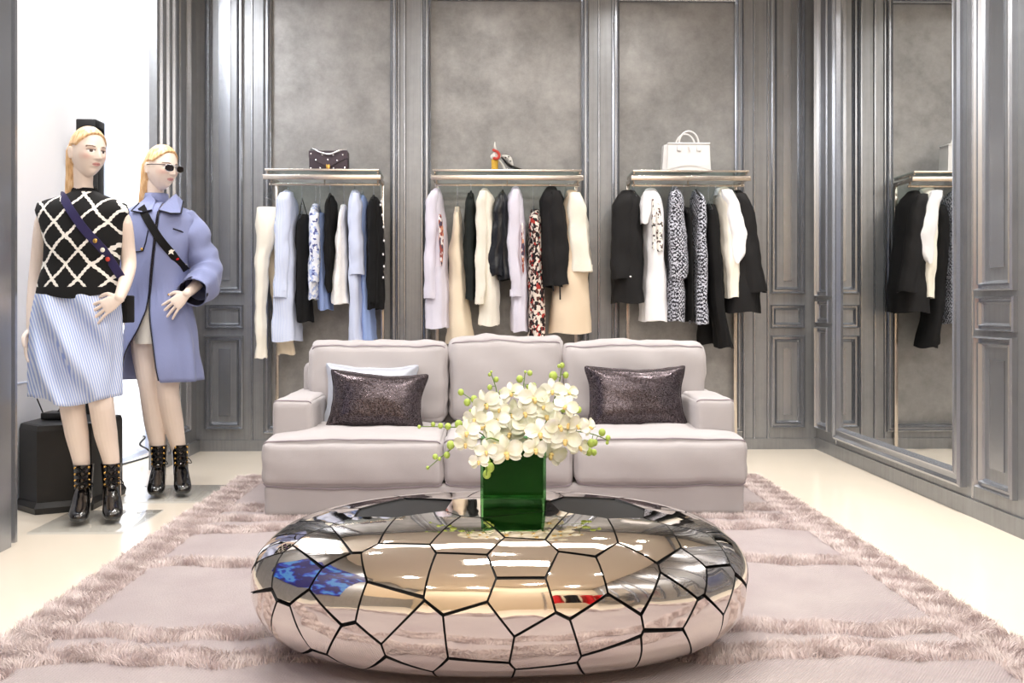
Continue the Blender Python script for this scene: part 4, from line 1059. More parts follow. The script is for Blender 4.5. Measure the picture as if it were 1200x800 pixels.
b.tube(catmull([(NICHE_X + .004, yy + .05, .12), (NICHE_X + .03, yy, .115), (NICHE_X + .035, yy - .10, .085), (NICHE_X + .05, yy + .0, .035), (NICHE_X + .10, yy - .1, .008), (NICHE_X + .02, yy - .5, .006)], 8), .006, 8)
b.build('power_cable', M['plastic'], None, True, tagd=('short black power cable curling out of the white wall near the floor', 'cable'))

# ---------------------------------------------------------------- mannequins
def smooth(a, b, x):
    t = max(0, min(1, (x - a) / (b - a))); return t * t * (3 - 2 * t)
HA, HB, HH = .070, .090, .112
def head_pt(d):
    """skull, jaw and features in local axes: -y is the face, x the viewer's right, z up"""
    x, y, z = d
    P = Vector((x * HA, y * HB, z * HH))
    lower = max(0, -z)
    P.x *= 1 - .30 * lower ** 1.8
    if y < 0: P.y *= 1 - .10 * smooth(.2, .9, -z)
    else: P.y *= 1 - .35 * lower ** 1.2
    # flatten the face plane
    if P.y < 0: P.y = -HB * (abs(P.y) / HB) ** .86 * .96
    g = lambda cx, cz, sx, sz: math.exp(-((P.x - cx) / sx) ** 2 - ((P.z - cz) / sz) ** 2)
    fr = 1 if y < -.15 else 0
    dy = 0
    if fr:
        nz = P.z
        ridge = smooth(.030, -.022, nz) * smooth(-.034, -.026, nz)
        dy -= .021 * ridge * math.exp(-(P.x / (.0075 + .004 * smooth(.01, -.02, nz))) ** 2)
        dy -= .006 * (g(.011, -.026, .006, .006) + g(-.011, -.026, .006, .006))
        dy += .0095 * (g(.029, .008, .016, .012) + g(-.029, .008, .016, .012))
        dy -= .0055 * (g(.029, .007, .012, .0075) + g(-.029, .007, .012, .0075))
        dy -= .0035 * (g(.030, .028, .02, .008) + g(-.030, .028, .02, .008))
        dy -= .0075 * g(0, -.046, .018, .0055) + .007 * g(0, -.057, .015, .006)
        dy += .004 * g(0, -.0515, .02, .0022)
        dy += .004 * g(0, -.070, .02, .007)
        dy -= .008 * g(0, -.092, .02, .014)
        dy -= .004 * (g(.045, -.02, .018, .018) + g(-.045, -.02, .018, .018))
    P.y += dy
    return P
def unit_grid(nu, nv):
    out = []
    for i in range(1, nv):
        t = i / nv * pi
        out.append([(sin(t) * cos(k / nu * 2 * pi), sin(t) * sin(k / nu * 2 * pi), -cos(t)) for k in range(nu)])
    return out
def hair_mask(P):
    """1 where slicked-back hair covers the skull"""
    front = P.y < 0
    line = .064 + .30 * max(0, -(P.y) - .03) * .0 
    if P.y < -.01: line = .084 - .010 * smooth(.02, .05, abs(P.x))
    if P.y < -.01:
        side = smooth(-.072, -.008, P.y)
        line = line * (1 - side) + .022 * side
        return smooth(line - .004, line + .004, P.z)
    line2 = .026 - 7 * max(0, P.y - .022) 
    return smooth(line2 - .004, line2 + .004, P.z)
def face_frame(H, yaw, pitch=0):
    Rz = Matrix.Rotation(yaw, 3, 'Z'); Rx = Matrix.Rotation(pitch, 3, 'X')
    return lambda P: H + Rz @ (Rx @ Vector(P))
def chain(mb, pts, rad, n=16): mb.tube(catmull(pts, 5), [interp(range(len(rad)), rad, i / 5) for i in range((len(pts) - 1) * 5 + 1)], n, round_ends=True)
def hand(mb, wrist, dirv, palm_n, side, curl=.5, spread=1.0, k=1.0, thumb=True):
    """palm and five separate fingers; dirv from wrist to knuckles, palm_n out of the palm, side toward the thumb"""
    d = Vector(dirv).normalized(); nrm = Vector(palm_n); nrm = (nrm - d * nrm.dot(d)).normalized(); s = Vector(side); s = (s - d * s.dot(d) - nrm * s.dot(nrm)).normalized()
    w = Vector(wrist)
    # palm
    rings = []
    for t, hw, ht in ((-.1, .022, .016), (.15, .026, .016), (.5, .036, .0155), (.85, .040, .013), (1.0, .037, .009)):
        c = w + d * (.088 * k * t); rings.append([c + s * (hw * k * cos(a)) + nrm * (ht * k * sin(a)) for a in [q / 16 * 2 * pi for q in range(16)]])
    mb.loft(rings)
    for f, (off, ln, r) in enumerate(((.029, .074, .0078), (.0105, .084, .0082), (-.0095, .078, .0078), (-.028, .060, .0068))):
        root = w + d * (.070 * k) + s * off * k
        sp = (1.5 - f) * .10 * spread
        fd = (d + s * sp).normalized(); p = root; pts = [p]; ang = curl * .35
        for seg in (.30, .40, .30, .24):
            dd = (fd * cos(ang) + nrm * sin(ang)); p = p + dd * (ln * k * seg * 1.05); pts.append(p); ang += curl * .42
        chain(mb, pts, [r * 1.1 * k, r * 1.08 * k, r * k, r * .92 * k, r * .78 * k], 10)
    if thumb:
        root = w + d * .022 * k + s * .022 * k
        t1 = root + (d * .55 + s * .75 + nrm * .25).normalized() * .036 * k; t2 = t1 + (d * .85 + s * .38 + nrm * .3).normalized() * .030 * k; t3 = t2 + (d * .95 + s * .1 + nrm * .35).normalized() * .022 * k
        chain(mb, [root, t1, t2, t3], [.0125 * k, .0105 * k, .0092 * k, .0075 * k], 10)
def figure(name, label, J, yaw, base, H, pitch=0.0, headk=1.0):
    g = thing(name, label, 'mannequin', base, 'blond female mannequins')
    mb = MB(); FF0 = face_frame(H, yaw, pitch); FF = lambda P: FF0(Vector(P) * headk)
    rows = unit_grid(96, 90)
    mb.loft([[FF(head_pt(d)) for d in r] for r in rows])
    for s_ in (-1, 1):    # ears
        e = MB(); rings = []
        for i, (t, q) in enumerate(((0, .5), (.004, .85), (.010, 1.0), (.014, .9), (.015, .55))):
            rings.append([FF((s_ * (.064 + t + .004 * cos(a - .8)), .012 + .011 * q * cos(a) + t * .5, -.006 + .027 * q * sin(a) - (.003 if sin(a) < 0 else 0))) for a in [k / 18 * 2 * pi for k in range(18)]])
        mb.loft(rings if s_ > 0 else [r[::-1] for r in rings])
    nb = J['neck']
    chain(mb, [FF((0, .028, -.02)), FF((0, .030, -.075)), (FF((0, .030, -.10)) + nb) / 2, nb, nb + Vector((0, .01, -.06))], [.048, .045, .042, .048, .055], 20)
    # torso
    rings = []
    for (c, hx, hy) in J['torso']:
        rings.append([Vector(c) + Vector((hx * math.copysign(abs(cos(a)) ** .9, cos(a)), hy * sin(a), 0)) for a in [k / 28 * 2 * pi for k in range(28)]])
    mb.loft(rings)
    for arm in J['arms']: chain(mb, arm[0], arm[1], 18)
    for leg in J['legs']: chain(mb, leg[0], leg[1], 20)
    for hd in J['hands']: hand(mb, *hd[0], **hd[1])
    me = bpy.data.meshes.new('tmp'); me.from_pydata([tuple(Vector(p) - Vector(base)) for p in mb.v], [], mb.f); me.update()
    tmp = bpy.data.objects.new('tmp', me); C.objects.link(tmp)
    bm = bmesh.new(); bm.from_mesh(me); bmesh.ops.recalc_face_normals(bm, faces=bm.faces); bm.to_mesh(me); bm.free()
    md = tmp.modifiers.new('r', 'REMESH'); md.mode = 'VOXEL'; md.voxel_size = .0026; md.use_smooth_shade = True
    sm = tmp.modifiers.new('s', 'SMOOTH'); sm.iterations = 2; sm.factor = .5
    dg = bpy.context.evaluated_depsgraph_get(); dg.update()
    me2 = bpy.data.meshes.new_from_object(tmp.evaluated_get(dg)); bpy.data.objects.remove(tmp)
    n = len(me2.vertices); co = np.empty(n * 3); me2.vertices.foreach_get('co', co); co = co.reshape(-1, 3) + np.array(base)
    # make-up painted in head axes
    R = np.array(Matrix.Rotation(yaw, 3, 'Z') @ Matrix.Rotation(pitch, 3, 'X')); loc = (co - np.array(H)) @ R / headk
    skin = np.array(rgb((238, 220, 206))[:3]); col = np.tile(skin, (n, 1))
    X, Y_, Z = loc[:, 0], loc[:, 1], loc[:, 2]; ax = np.abs(X); front = (Y_ < -.035) & (np.abs(Z) < .13) & (ax < .09)
    def blend(mask, c, a=1.0):
        mm = (mask * front * a)[:, None]; c = np.array(rgb(c)[:3]); col[:] = col * (1 - mm) + c * mm
    blend(np.exp(-((ax - .046) / .016) ** 2 - ((Z + .018) / .014) ** 2), (226, 164, 152), .5)
    lipw = ((X / .019) ** 2 + ((Z + .0515) / .0085) ** 2) < 1
    blend(lipw.astype(float), (214, 140, 136), .8); blend((((X / .019) ** 2 + ((Z + .0515) / .0010) ** 2) < 1).astype(float), (140, 70, 70))
    eye = (((ax - .029) / .0150) ** 2 + ((Z - .006) / .0078) ** 2) < 1
    blend(np.exp(-((ax - .030) / .017) ** 2 - ((Z - .012) / .008) ** 2), (176, 130, 112), .75)
    blend(eye.astype(float), (236, 230, 226)); blend(((((ax - .029) / .0070) ** 2 + ((Z - .0068) / .0070) ** 2) < 1).astype(float), (60, 40, 34))
    lid = (np.abs(Z - (.0130 - .35 * np.abs(ax - .027) ** 1 * .35)) < .0017) & (np.abs(ax - .030) < .017); blend(lid.astype(float), (34, 22, 20))
    brow = (np.abs(Z - (.0285 - .05 * (ax - .03) - 9 * (ax - .034) ** 2)) < .0028) & (np.abs(ax - .032) < .018); blend(brow.astype(float), (112, 78, 60), .9)
    ca = me2.color_attributes.new('Col', 'FLOAT_COLOR', 'POINT'); full = np.concatenate([col, np.ones((n, 1))], 1).astype(np.float32)
    ca.data.foreach_set('color', full.ravel())
    me2.materials.clear(); me2.materials.append(M['skin']); me2.polygons.foreach_set('use_smooth', [True] * len(me2.polygons))
    body = bpy.data.objects.new('body', me2); C.objects.link(body); body.parent = g
    # hair: cap over the skull and a smooth fall behind the neck
    hb = MB(); rows = unit_grid(110, 90)
    rr = []
    for r in rows:
        row = []
        for d in r:
            P = head_pt(d); mk = hair_mask(P); nrm = Vector((P.x / HA ** 2, P.y / HB ** 2, P.z / HH ** 2)).normalized()
            row.append(FF(P + nrm * (-.016 + .025 * mk)))
        rr.append(row)
    hb.loft(rr)
    rings = []
    for z, yc, hx, hy in ((.05, .055, .05, .036), (.0, .064, .066, .036), (-.05, .066, .064, .034), (-.10, .070, .058, .030), (-.16, .078, .054, .024), (-.21, .084, .050, .019), (-.245, .088, .046, .014)):
        rings.append([FF((hx * cos(a), yc + hy * sin(a), z)) for a in [k / 32 * 2 * pi for k in range(32)]])
    hb.loft(rings)
    hb.build('hair', M['hair'], g, True, auto=80)
    return g, FF

def boot(g, A, sole_z, toe, h=.245):
    """lace-up heeled ankle boot: A = ankle axis (x, y), toe = horizontal direction"""
    t = Vector((toe[0], toe[1], 0)).normalized(); s = Vector((-t.y, t.x, 0)); up = Vector((0, 0, 1)); O_ = Vector((A[0], A[1], sole_z))
    path = [((-.01, h), .047, .047), ((-.008, h * .8), .043, .045), ((-.002, h * .62), .040, .045), ((.004, h * .48), .040, .052), ((.022, h * .36), .040, .062)]
    b = MB(); rings = []
    for (f, z), hw, hl in path: rings.append([O_ + t * (f + hl * cos(a)) + s * (hw * sin(a)) + up * z for a in [k / 24 * 2 * pi for k in range(24)]])
    b.loft(rings)
    # foot: sections along its length
    rings = []
    for f, hw, z0, z1 in ((-.052, .014, .095, .13), (-.045, .030, .084, .155), (-.01, .036, .076, .165), (.04, .037, .054, .150), (.085, .042, .022, .108), (.12, .045, .008, .082), (.155, .043, .006, .066), (.18, .034, .008, .052), (.192, .018, .014, .040)):
        zc, hz = (z0 + z1) / 2, (z1 - z0) / 2
        rings.append([O_ + t * f + s * (hw * math.copysign(abs(cos(a)) ** .8, cos(a))) + up * (zc + hz * math.copysign(abs(sin(a)) ** .8, sin(a))) for a in [k / 22 * 2 * pi for k in range(22)]])
    b.loft(rings)
    o = b.build('boot', M['patent'], g, True, auto=60)
    b = MB(); rings = []
    for z, k_ in ((.0, .82), (.04, .88), (.10, 1.1)):
        rings.append([O_ + t * (-.022 + .030 * k_ * cos(a)) + s * (.030 * k_ * sin(a)) + up * z for a in [q / 16 * 2 * pi for q in range(16)]])
    b.loft(rings); b.build('heel', M['plastic'], o, True)
    for z in (.235, .205, .175, .15):
        for sg in (-1, 1): b = MB(); b.ball(O_ + t * (.040 - (.235 - z) * .1) + s * (sg * .030) + up * (z * h / .245), .0062, 6); b.build('eyelet', M['gold'], o)
    b = MB()
    zz = [.235, .205, .175, .15]
    for i in range(3):
        for sg in (-1, 1): b.tube([O_ + t * .050 + s * (sg * .026) + up * zz[i], O_ + t * .058 - s * (sg * .026) + up * zz[i + 1]], .003, 6)
    b.tube(catmull([O_ + t * .05 + up * .165, O_ + t * .07 + s * .03 + up * .18, O_ + t * .06 + s * .05 + up * .15, O_ + t * .055 + up * .16], 5), .0025, 6)
    b.build('lace', M['black'], o)
    return o
def plate(px, label):
    (x0, y0, x1, y1) = px
    b = MB(); b.box(x0, x1, y0, y1, 0.0005, .010, .002)
    o = b.build('base_plate', M['glassclear'], None, True, tagd=(label, 'base plate', 'clear mannequin base plates')); return o
plate((-2.04, 4.10, -1.60, 4.55), 'clear acrylic base plate under the mannequin with the striped skirt')
plate((-1.93, 4.74, -1.45, 5.18), 'clear acrylic base plate under the mannequin in the lavender coat')

# ---- front mannequin
Y1 = 4.40
J1 = lambda px, py, dy=0.0: W(px, py, Y1 + dy)
base1 = Vector((J1(112, 600).x, Y1, .010))
H1 = J1(103, 179, -.01)
Jd = dict(
  neck=J1(98, 226, .03),
  torso=[(J1(93, 395, .02), .14, .10), (J1(93, 372, .02), .165, .115), (J1(93, 345, .01), .145, .10), (J1(94, 318), .118, .088), (J1(96, 285), .130, .098), (J1(97, 262), .145, .10), (J1(98, 243, .01), .160, .075), (J1(99, 233, .02), .11, .055), (J1(99, 228, .02), .06, .04)],
  arms=[([J1(58, 246, .02), J1(51, 262, .03), J1(46, 300, .05), J1(42, 328, .05), J1(39, 360, .02), J1(37, 384, -.01)], [.034, .040, .037, .033, .030, .023]),
        ([J1(136, 243, .02), J1(145, 262, .03), J1(149, 290, .06), J1(151, 312, .05), J1(146, 332, -.04), J1(140, 349, -.11)], [.034, .039, .036, .034, .031, .023])],
  legs=[([J1(78, 378, .02), J1(80, 420, 0), J1(84, 470, -.03), J1(90, 508, .01), J1(96, 545, .03), J1(99, 585, .03)], [.10, .082, .056, .052, .036, .034]),
        ([J1(108, 378, .02), J1(112, 420, 0), J1(118, 468, -.04), J1(124, 508, .02), J1(131, 545, .05), J1(133, 582, .06)], [.10, .082, .056, .052, .036, .034])],
  hands=[((J1(37, 384, -.01), (-.02, -.12, -1), (1, -.3, 0), (0, -1, 0)), dict(curl=.35, spread=.5)),
         ((J1(141, 349, -.11), (-.85, -.10, -.52), (-.15, .9, -.3), (-.4, .0, .9)), dict(curl=.22, spread=1.6))])
m1, FF1 = figure('mannequin', 'blond mannequin in black and white lattice vest and striped skirt, nearest the left edge', Jd, radians(54), base1, H1, pitch=radians(6), headk=1.03)
def garment_rings(fn, rows, n=64, e=.85, fold=0, nf=7, ph=0.0):
    """rows (y, left, right, half depth, depth offset) -> rings and a lookup of the front surface"""
    rings = []; info = []
    ys = [r[0] for r in rows]
    N_ = 30
    for i in range(N_ + 1):
        y = ys[0] + (ys[-1] - ys[0]) * i / N_
        l, r, hy, dy = [interp(ys, [q[k] for q in rows], y) for k in (1, 2, 3, 4)]
        a, b = fn(l, y, dy), fn(r, y, dy); cx, hx, cy, z = (a.x + b.x) / 2, (b.x - a.x) / 2, a.y, a.z
        t = i / N_; ring = []
        for k in range(n):
            an = k / n * 2 * pi; ca, sa = cos(an), sin(an)
            fo = fold * t * (sin(an * nf + ph + t * 2.0) + .4 * sin(an * (nf + 4) + 1))
            ring.append(Vector((cx + hx * math.copysign(abs(ca) ** e, ca) + ca * fo, cy + hy * math.copysign(abs(sa) ** e, sa) + sa * fo, z)))
        rings.append(ring); info.append((z, cx, hx, cy, hy))
    def front(P):
        zs = [q[0] for q in info][::-1]; cx, hx, cy, hy = [interp(zs, [q[k] for q in info][::-1], P.z) for k in (1, 2, 3, 4)]
        u = max(-.98, min(.98, (P.x - cx) / hx)); return cy - hy * (1 - abs(u) ** (2 / e)) ** (e / 2)
    return rings, front
vest_rows = [(223, 88, 111, .045, .03), (228, 80, 120, .062, .02), (234, 60, 138, .082, .02), (237, 46, 147, .098, .02), (248, 43, 150, .112, .01), (262, 49, 146, .122, .01), (285, 55, 141, .122, 0), (310, 53, 138, .112, 0), (330, 48, 138, .122, .0), (343, 46, 138, .128, 0)]
rings, vfront = garment_rings(J1, vest_rows, n=72, fold=.002, nf=5)
last = []
for p in rings[-1]:
    q = p.copy(); q.z -= .028 * math.exp(-((p.x - J1(96, 340).x) / .12) ** 2) * (1 if p.y < Y1 else .3); last.append(q)
rings.append(last); rings.append([Vector((p.x * .99 + J1(95, 340).x * .01, p.y + (.008 if p.y < Y1 else -.008), p.z + .008)) for p in last])
v_ = MB(); v_.loft(rings, cap=False); vo = v_.build('vest', M['lattice'], m1, True, auto=60, label='black knitted vest with white rope lattice')
b_ = MB(); rg = [[J1(99, y, .03) + Vector((hx * cos(a), hx * .85 * sin(a), -.012 * (sin(a) < 0))) for a in [k / 32 * 2 * pi for k in range(32)]] for y, hx in ((226, .066), (222, .060), (218, .055), (218.5, .050))]
b_.loft(rg, cap=False); b_.build('collar', M['black_knit'], vo, True)
skirt_rows = [(328, 50, 136, .110, 0), (345, 44, 139, .122, 0), (370, 40, 141, .145, .01), (410, 38.5, 141, .155, .01), (440, 39, 140.5, .155, .01), (463, 40, 140, .155, .01)]
rings, sfront = garment_rings(J1, skirt_rows, n=120, e=.9, fold=.009, nf=9)
# draped diagonal folds falling from the viewer's left hip and a dipping hem
for i, r in enumerate(rings):
    t = i / (len(rings) - 1)
    for p in r:
        if p.y < Y1 + .02:
            xx = (p.x - J1(45, 340).x) / .4
            p.y -= .055 * sin(min(1, t * 2)) * max(0, 1 - (2 * xx - 1) ** 2) * sin(13 * (xx - t * .85) + 1.0) * smooth(0, .2, t) * smooth(Y1 + .02, Y1 - .05, p.y)
        if i == len(rings) - 1: pass
        p.z -= t ** 3 * .035 * math.exp(-((p.x - J1(101, 460).x) / .10) ** 2)
sk = MB(); sk.loft(rings, cap=False); so = sk.build('skirt', M['stripe'], m1, True, auto=60, label='draped blue and white striped skirt')
md = so.modifiers.new('thickness', 'SOLIDIFY'); md.thickness = .003
b_ = MB()
for y in (336, 344): b_ = MB(); b_.ball(J1(53, y, -.10), .006, 8); b_.build('button', M['silver'], so)
for (ax_, ay_, sz_, toe) in ((J1(99, 570, .03).x, Y1 + .015, .012, (.30, -1)), (J1(132, 570, .06).x, Y1 + .045, .012, (.46, -1))):
    boot(m1, (ax_, ay_), sz_, toe, h=.245)
# crossbody strap and bag of the front mannequin
bag1 = thing('crossbody_bag', 'black crossbody bag on a navy badge strap worn over the lattice vest', 'bag', J1(147, 362, .02))
pts = []
for px, py in ((73, 230), (82, 244), (92, 259), (102, 272), (113, 283.5), (124, 294.5), (132, 305), (142, 324)):
    P = J1(px, py, -.1); P.y = vfront(P) - .004; P = W(px, py, P.y); P.y = vfront(P) - .008; pts.append(P)
pts = [J1(71, 230, .03)] + pts + [J1(147, 334, .03)]
pc = catmull(pts, 5); dirs = [(pc[min(i + 1, len(pc) - 1)] - pc[max(i - 1, 0)]).normalized() for i in range(len(pc))]
wv = [d.cross(Vector((0, 1, 0))).normalized() * .020 for d in dirs]
b_ = MB(); b_.ribbon(pc, wv, [Vector((0, -.004, 0))] * len(pc)); b_.build('strap', M['purple_strap'], bag1, True)
for (px, py, mt) in ((113, 282, 'gold'), (123, 293, 'ivory'), (131, 304, 'shoe_red')):
    P = J1(px, py, -.1); P.y = vfront(P) - .016
    P = W(px - 1.5, py, P.y); P.y = vfront(P) - .019; q = MB(); q.ball(P, .011, 10, (1, .35, 1)); q.build('badge', M[mt], bag1, True)
b_ = MB(); a = J1(141, 346, .06); c = J1(151.5, 378, .06); b_.box(a.x, c.x, Y1 + .03, Y1 + .13, c.z, a.z, .006); b_.build('bag_body', M['black'], bag1, True)

# ---- rear mannequin
Y2 = 5.0
J2 = lambda px, py, dy=0.0: W(px, py, Y2 + dy)
base2 = Vector((J2(196, 575).x, Y2, .010))
H2 = J2(189, 197, -.01)
Jd = dict(
  neck=J2(182, 236, .03),
  torso=[(J2(186, 395, .02), .14, .10), (J2(186, 372, .02), .155, .11), (J2(186, 350, .01), .14, .10), (J2(186, 322), .115, .085), (J2(186, 290), .125, .095), (J2(185, 268), .14, .10), (J2(184, 252, .01), .155, .075), (J2(183, 243, .02), .11, .055), (J2(182, 238, .02), .06, .04)],
  arms=[([J2(152, 253, .02), J2(150, 280, .03), J2(148, 318, .06), J2(148, 336, .06), J2(149, 352, .05)], [.038, .042, .036, .032, .024]),
        ([J2(212, 257, .02), J2(226, 276, .03), J2(236, 305, .06), J2(238, 322, .04), J2(230, 334, -.05), J2(219, 344, -.13)], [.032, .038, .038, .036, .031, .023])],
  legs=[([J2(174, 380, .02), J2(173, 412, 0), J2(176, 455, -.03), J2(181, 495, .01), J2(186, 530, .03), J2(187, 560, .03)], [.098, .082, .056, .053, .036, .034]),
        ([J2(200, 380, .02), J2(198, 412, 0), J2(197, 455, -.04), J2(203, 495, .02), J2(210, 530, .05), J2(211, 558, .05)], [.098, .082, .056, .053, .036, .034])],
  hands=[((J2(149, 352, .05), (.0, .0, -1), (1, -.3, 0), (0, -1, 0)), dict(curl=.35, spread=.5)),
         ((J2(219, 344, -.13), (-.72, -.08, -.66), (-.15, .9, -.3), (-.5, .0, .85)), dict(curl=.25, spread=1.6))])
m2, FF2 = figure('mannequin', 'blond mannequin in lavender coat and sunglasses, standing behind the vest wearer', Jd, radians(60), base2, H2, pitch=radians(8), headk=1.05)
# sunglasses
sg = thing('sunglasses', 'dark sunglasses with thin frame on the mannequin in the lavender coat', 'sunglasses', FF2((0, -.10, .008)))
b_ = MB()
for s_ in (-1, 1):
    rings = []
    for dy_ in (-.003, .003):
        rings.append([FF2((s_ * .033 + .024 * math.copysign(abs(cos(a)) ** .8, cos(a)), -.102 + dy_ + .25 * abs(s_ * .033 + .024 * cos(a)) * .5, .006 + (.018 if sin(a) < 0 else .013) * math.copysign(abs(sin(a)) ** .75, sin(a)))) for a in [k / 28 * 2 * pi for k in range(28)]])
    q = MB(); q.loft(rings); q.build('lens', mat('sunglass_lens', (40, 34, 32), .08, coat=.5), sg, True)
    q = MB(); q.tube([(r0 + r1) / 2 for r0, r1 in zip(*rings)] + [(rings[0][0] + rings[1][0]) / 2], .0022, 6); q.build('rim', M['silver'], sg, True)
    q = MB(); q.tube([FF2((s_ * .057, -.094, .016)), FF2((s_ * .072, -.05, .014)), FF2((s_ * .077, .01, .010)), FF2((s_ * .078, .03, -.004))], .0024, 6); q.build('temple', M['navy_trim'], sg, True)
b_.tube([FF2((-.012, -.103, .014)), FF2((0, -.106, .016)), FF2((.012, -.103, .014))], .002, 6); b_.tube([FF2((-.05, -.097, .020)), FF2((0, -.105, .021)), FF2((.05, -.097, .020))], .0018, 6); b_.build('bridge', M['silver'], sg, True)
# white mini skirt
rings, _ = garment_rings(J2, [(350, 163, 208, .10, 0), (375, 160, 211, .112, 0), (402, 160, 212, .112, 0)], fold=.003)
q = MB(); q.loft(rings, cap=False); q.build('skirt', M['ivory'], m2, True, auto=60, label='short ivory skirt')
# coat
coat_rows = [(236, 172, 194, .06, .03), (241, 160, 210, .09, .03), (246, 151, 222, .112, .02), (256, 147, 228, .128, .01), (280, 149, 225, .135, 0), (310, 151, 221, .128, 0), (340, 151, 219, .125, 0), (365, 149, 224, .135, 0), (400, 146, 230, .155, 0), (430, 143, 235, .17, .0), (443, 142.5, 236, .172, 0)]
def coat_edge(y, which):
    """angle of the front edge (0 = straight at the viewer, positive toward the viewer's right)"""
    xc = interp([236, 250, 350, 365, 400, 445], [185, 184, 172, 170, 157, 143] if which == 'l' else [186, 185, 173, 174, 180, 188], y)
    l, r = interp([q[0] for q in coat_rows], [q[1] for q in coat_rows], y), interp([q[0] for q in coat_rows], [q[2] for q in coat_rows], y)
    xc = 575 - (575 - xc) * (.970 if which == 'r' else interp([236, 365, 445], [.972, .972, .995], y))   # the front of the coat stands nearer than its side seams
    u = max(-.995, min(.995, (xc - (l + r) / 2) / ((r - l) / 2)))
    return math.asin(math.copysign(abs(u) ** (1 / .9), u))
rows = []; n = 110; N_ = 44
edge_l, edge_r = [], []
for i in range(N_ + 1):
    y = 236 + (443 - 236) * i / N_; t = i / N_
    l, r, hy, dy = [interp([q[0] for q in coat_rows], [q[k] for q in coat_rows], y) for k in (1, 2, 3, 4)]
    a, b = J2(l, y, dy), J2(r, y, dy); cx, hx, cy, z = (a.x + b.x) / 2, (b.x - a.x) / 2, a.y, a.z
    al, ar = coat_edge(y, 'l'), coat_edge(y, 'r')
    row = []
    for k in range(n + 1):
        an = ar + (al + 2 * pi - ar) * k / n
        sx, sy = sin(an), -cos(an); e = .9
        fo = .012 * smooth(.45, 1, t) * (sin(an * 7 + .6) + .5 * sin(an * 11 + 2)) + .005 * sin(an * 5 + t * 9) + .004 * math.exp(-((t - .53) / .07) ** 2) * sin(an * 34) + .004 * sin(t * 21 + an * 3)
        dz = -.012 * smooth(.9, 1, t) * (1 if (an % (2 * pi)) > .2 else 0)
        row.append(Vector((cx + hx * math.copysign(abs(sx) ** e, sx) + sx * fo, cy + hy * math.copysign(abs(sy) ** e, sy) + sy * fo, z + dz)))
    rows.append(row); edge_r.append(row[0]); edge_l.append(row[-1])
q = MB(); q.loft(rows, cap=False, closed=False); coat = q.build('coat', M['lavender'], m2, True, auto=60, label='lavender wool coat with navy piping')
md = coat.modifiers.new('thickness', 'SOLIDIFY'); md.thickness = .005; md.offset = -1
q = MB(); q.tube([p + Vector((0, -.003, 0)) for p in edge_r[3:]], .0032, 6); q.tube([p + Vector((0, -.003, 0)) for p in edge_l[3:]], .0032, 6); q.build('front_piping', M['navy_trim'], coat, True)
def cfront(P):
    info = coat_rows; zs = []
    y = 360 - (P.z - EYE) * F / Y2
    l, r, hy, dy = [interp([q[0] for q in info], [q[k] for q in info], y) for k in (1, 2, 3, 4)]
    a, b = J2(l, y, dy), J2(r, y, dy); cx, hx = (a.x + b.x) / 2, (b.x - a.x) / 2
    u = max(-.98, min(.98, (P.x - cx) / hx)); return Y2 + dy - hy * (1 - abs(u) ** (2 / .9)) ** .45
# sleeves
def sleeve(pts, rad, name='sleeve'):
    s_ = MB(); line = catmull(pts, 6); rr_ = [interp(range(len(rad)), rad, i / 6) for i in range(len(line))]
    rr_ = [r * (1 + .05 * sin(i * 1.1)) for i, r in enumerate(rr_)]
    s_.tube(line, rr_, 28, cap=False); s_.tube([line[0], line[0] + (line[0] - line[1]) * .3], [rr_[0], rr_[0] * .3], 28, cap=False)
    s_.v = [(x + .006 * noise_w(x * .6, y * .6, z * 1.1, 2), y + .006 * noise_w(x * .6, y * .5, z, 5), z + .004 * noise_w(x * .5, y * .6, z * .5, 8)) for x, y, z in s_.v]
    o = s_.build(name, M['lavender'], m2, True, auto=70)
    md = o.modifiers.new('thickness', 'SOLIDIFY'); md.thickness = .004; md.offset = -1
    d = (line[-1] - line[-2]).normalized(); e_ = MB(); e_.tube([line[-1] - d * .05, line[-1] - d * .001], [rr_[-1] * .9, rr_[-1] * .955], 28, cap=False); e_.build('sleeve_lining', M['navy_trim'], o, True)
sleeve([J2(214, 254, .02), J2(226, 272, .03), J2(236, 298, .05), J2(241, 318, .04), J2(236, 333, -.03), J2(226, 342, -.11)], [.062, .078, .085, .092, .090, .076])
sleeve([J2(155, 254, .02), J2(151, 280, .03), J2(149, 312, .05), J2(151, 335, .02)], [.060, .070, .072, .07])
# collar: two pointed flaps
for pts2, nm in (([(182, 235), (176, 227), (163, 238), (154, 247), (166, 249), (178, 246)], 'collar_flap'), ([(186, 246), (196, 234), (206, 227), (215, 236), (212, 250), (200, 250)], 'collar_flap')):
    q = MB(); top = []; 
    fr_ = []
    for (x, y) in pts2:
        P = J2(x, y, -.05); yy = cfront(P) - .022 if y > 232 else Y2 - .03
        fr_.append(W(x, y, yy))
    bk = [p + Vector((0, .008, -.001)) for p in fr_]
    q.loft([fr_, bk]); o = q.build(nm, M['lavender'], m2, False)
    q = MB(); q.tube([p + Vector((0, -.002, 0)) for p in fr_[2:]] if fr_[2].x < fr_[0].x else [p + Vector((0, -.002, 0)) for p in (fr_[3], fr_[4], fr_[5], fr_[0])], .0045, 6); q.build('collar_piping', M['navy_trim'], o, True)
q = MB(); rg = [[J2(183, y, .035) + Vector((hx * cos(a), hx * .9 * sin(a), 0)) for a in [k / 32 * 2 * pi for k in range(20, 61)]] for y, hx in ((241, .075), (232, .066), (227, .064))]
q.loft(rg, cap=False, closed=False); o = q.build('collar_stand', M['lavender'], m2, True)
md = o.modifiers.new('thickness', 'SOLIDIFY'); md.thickness = .006
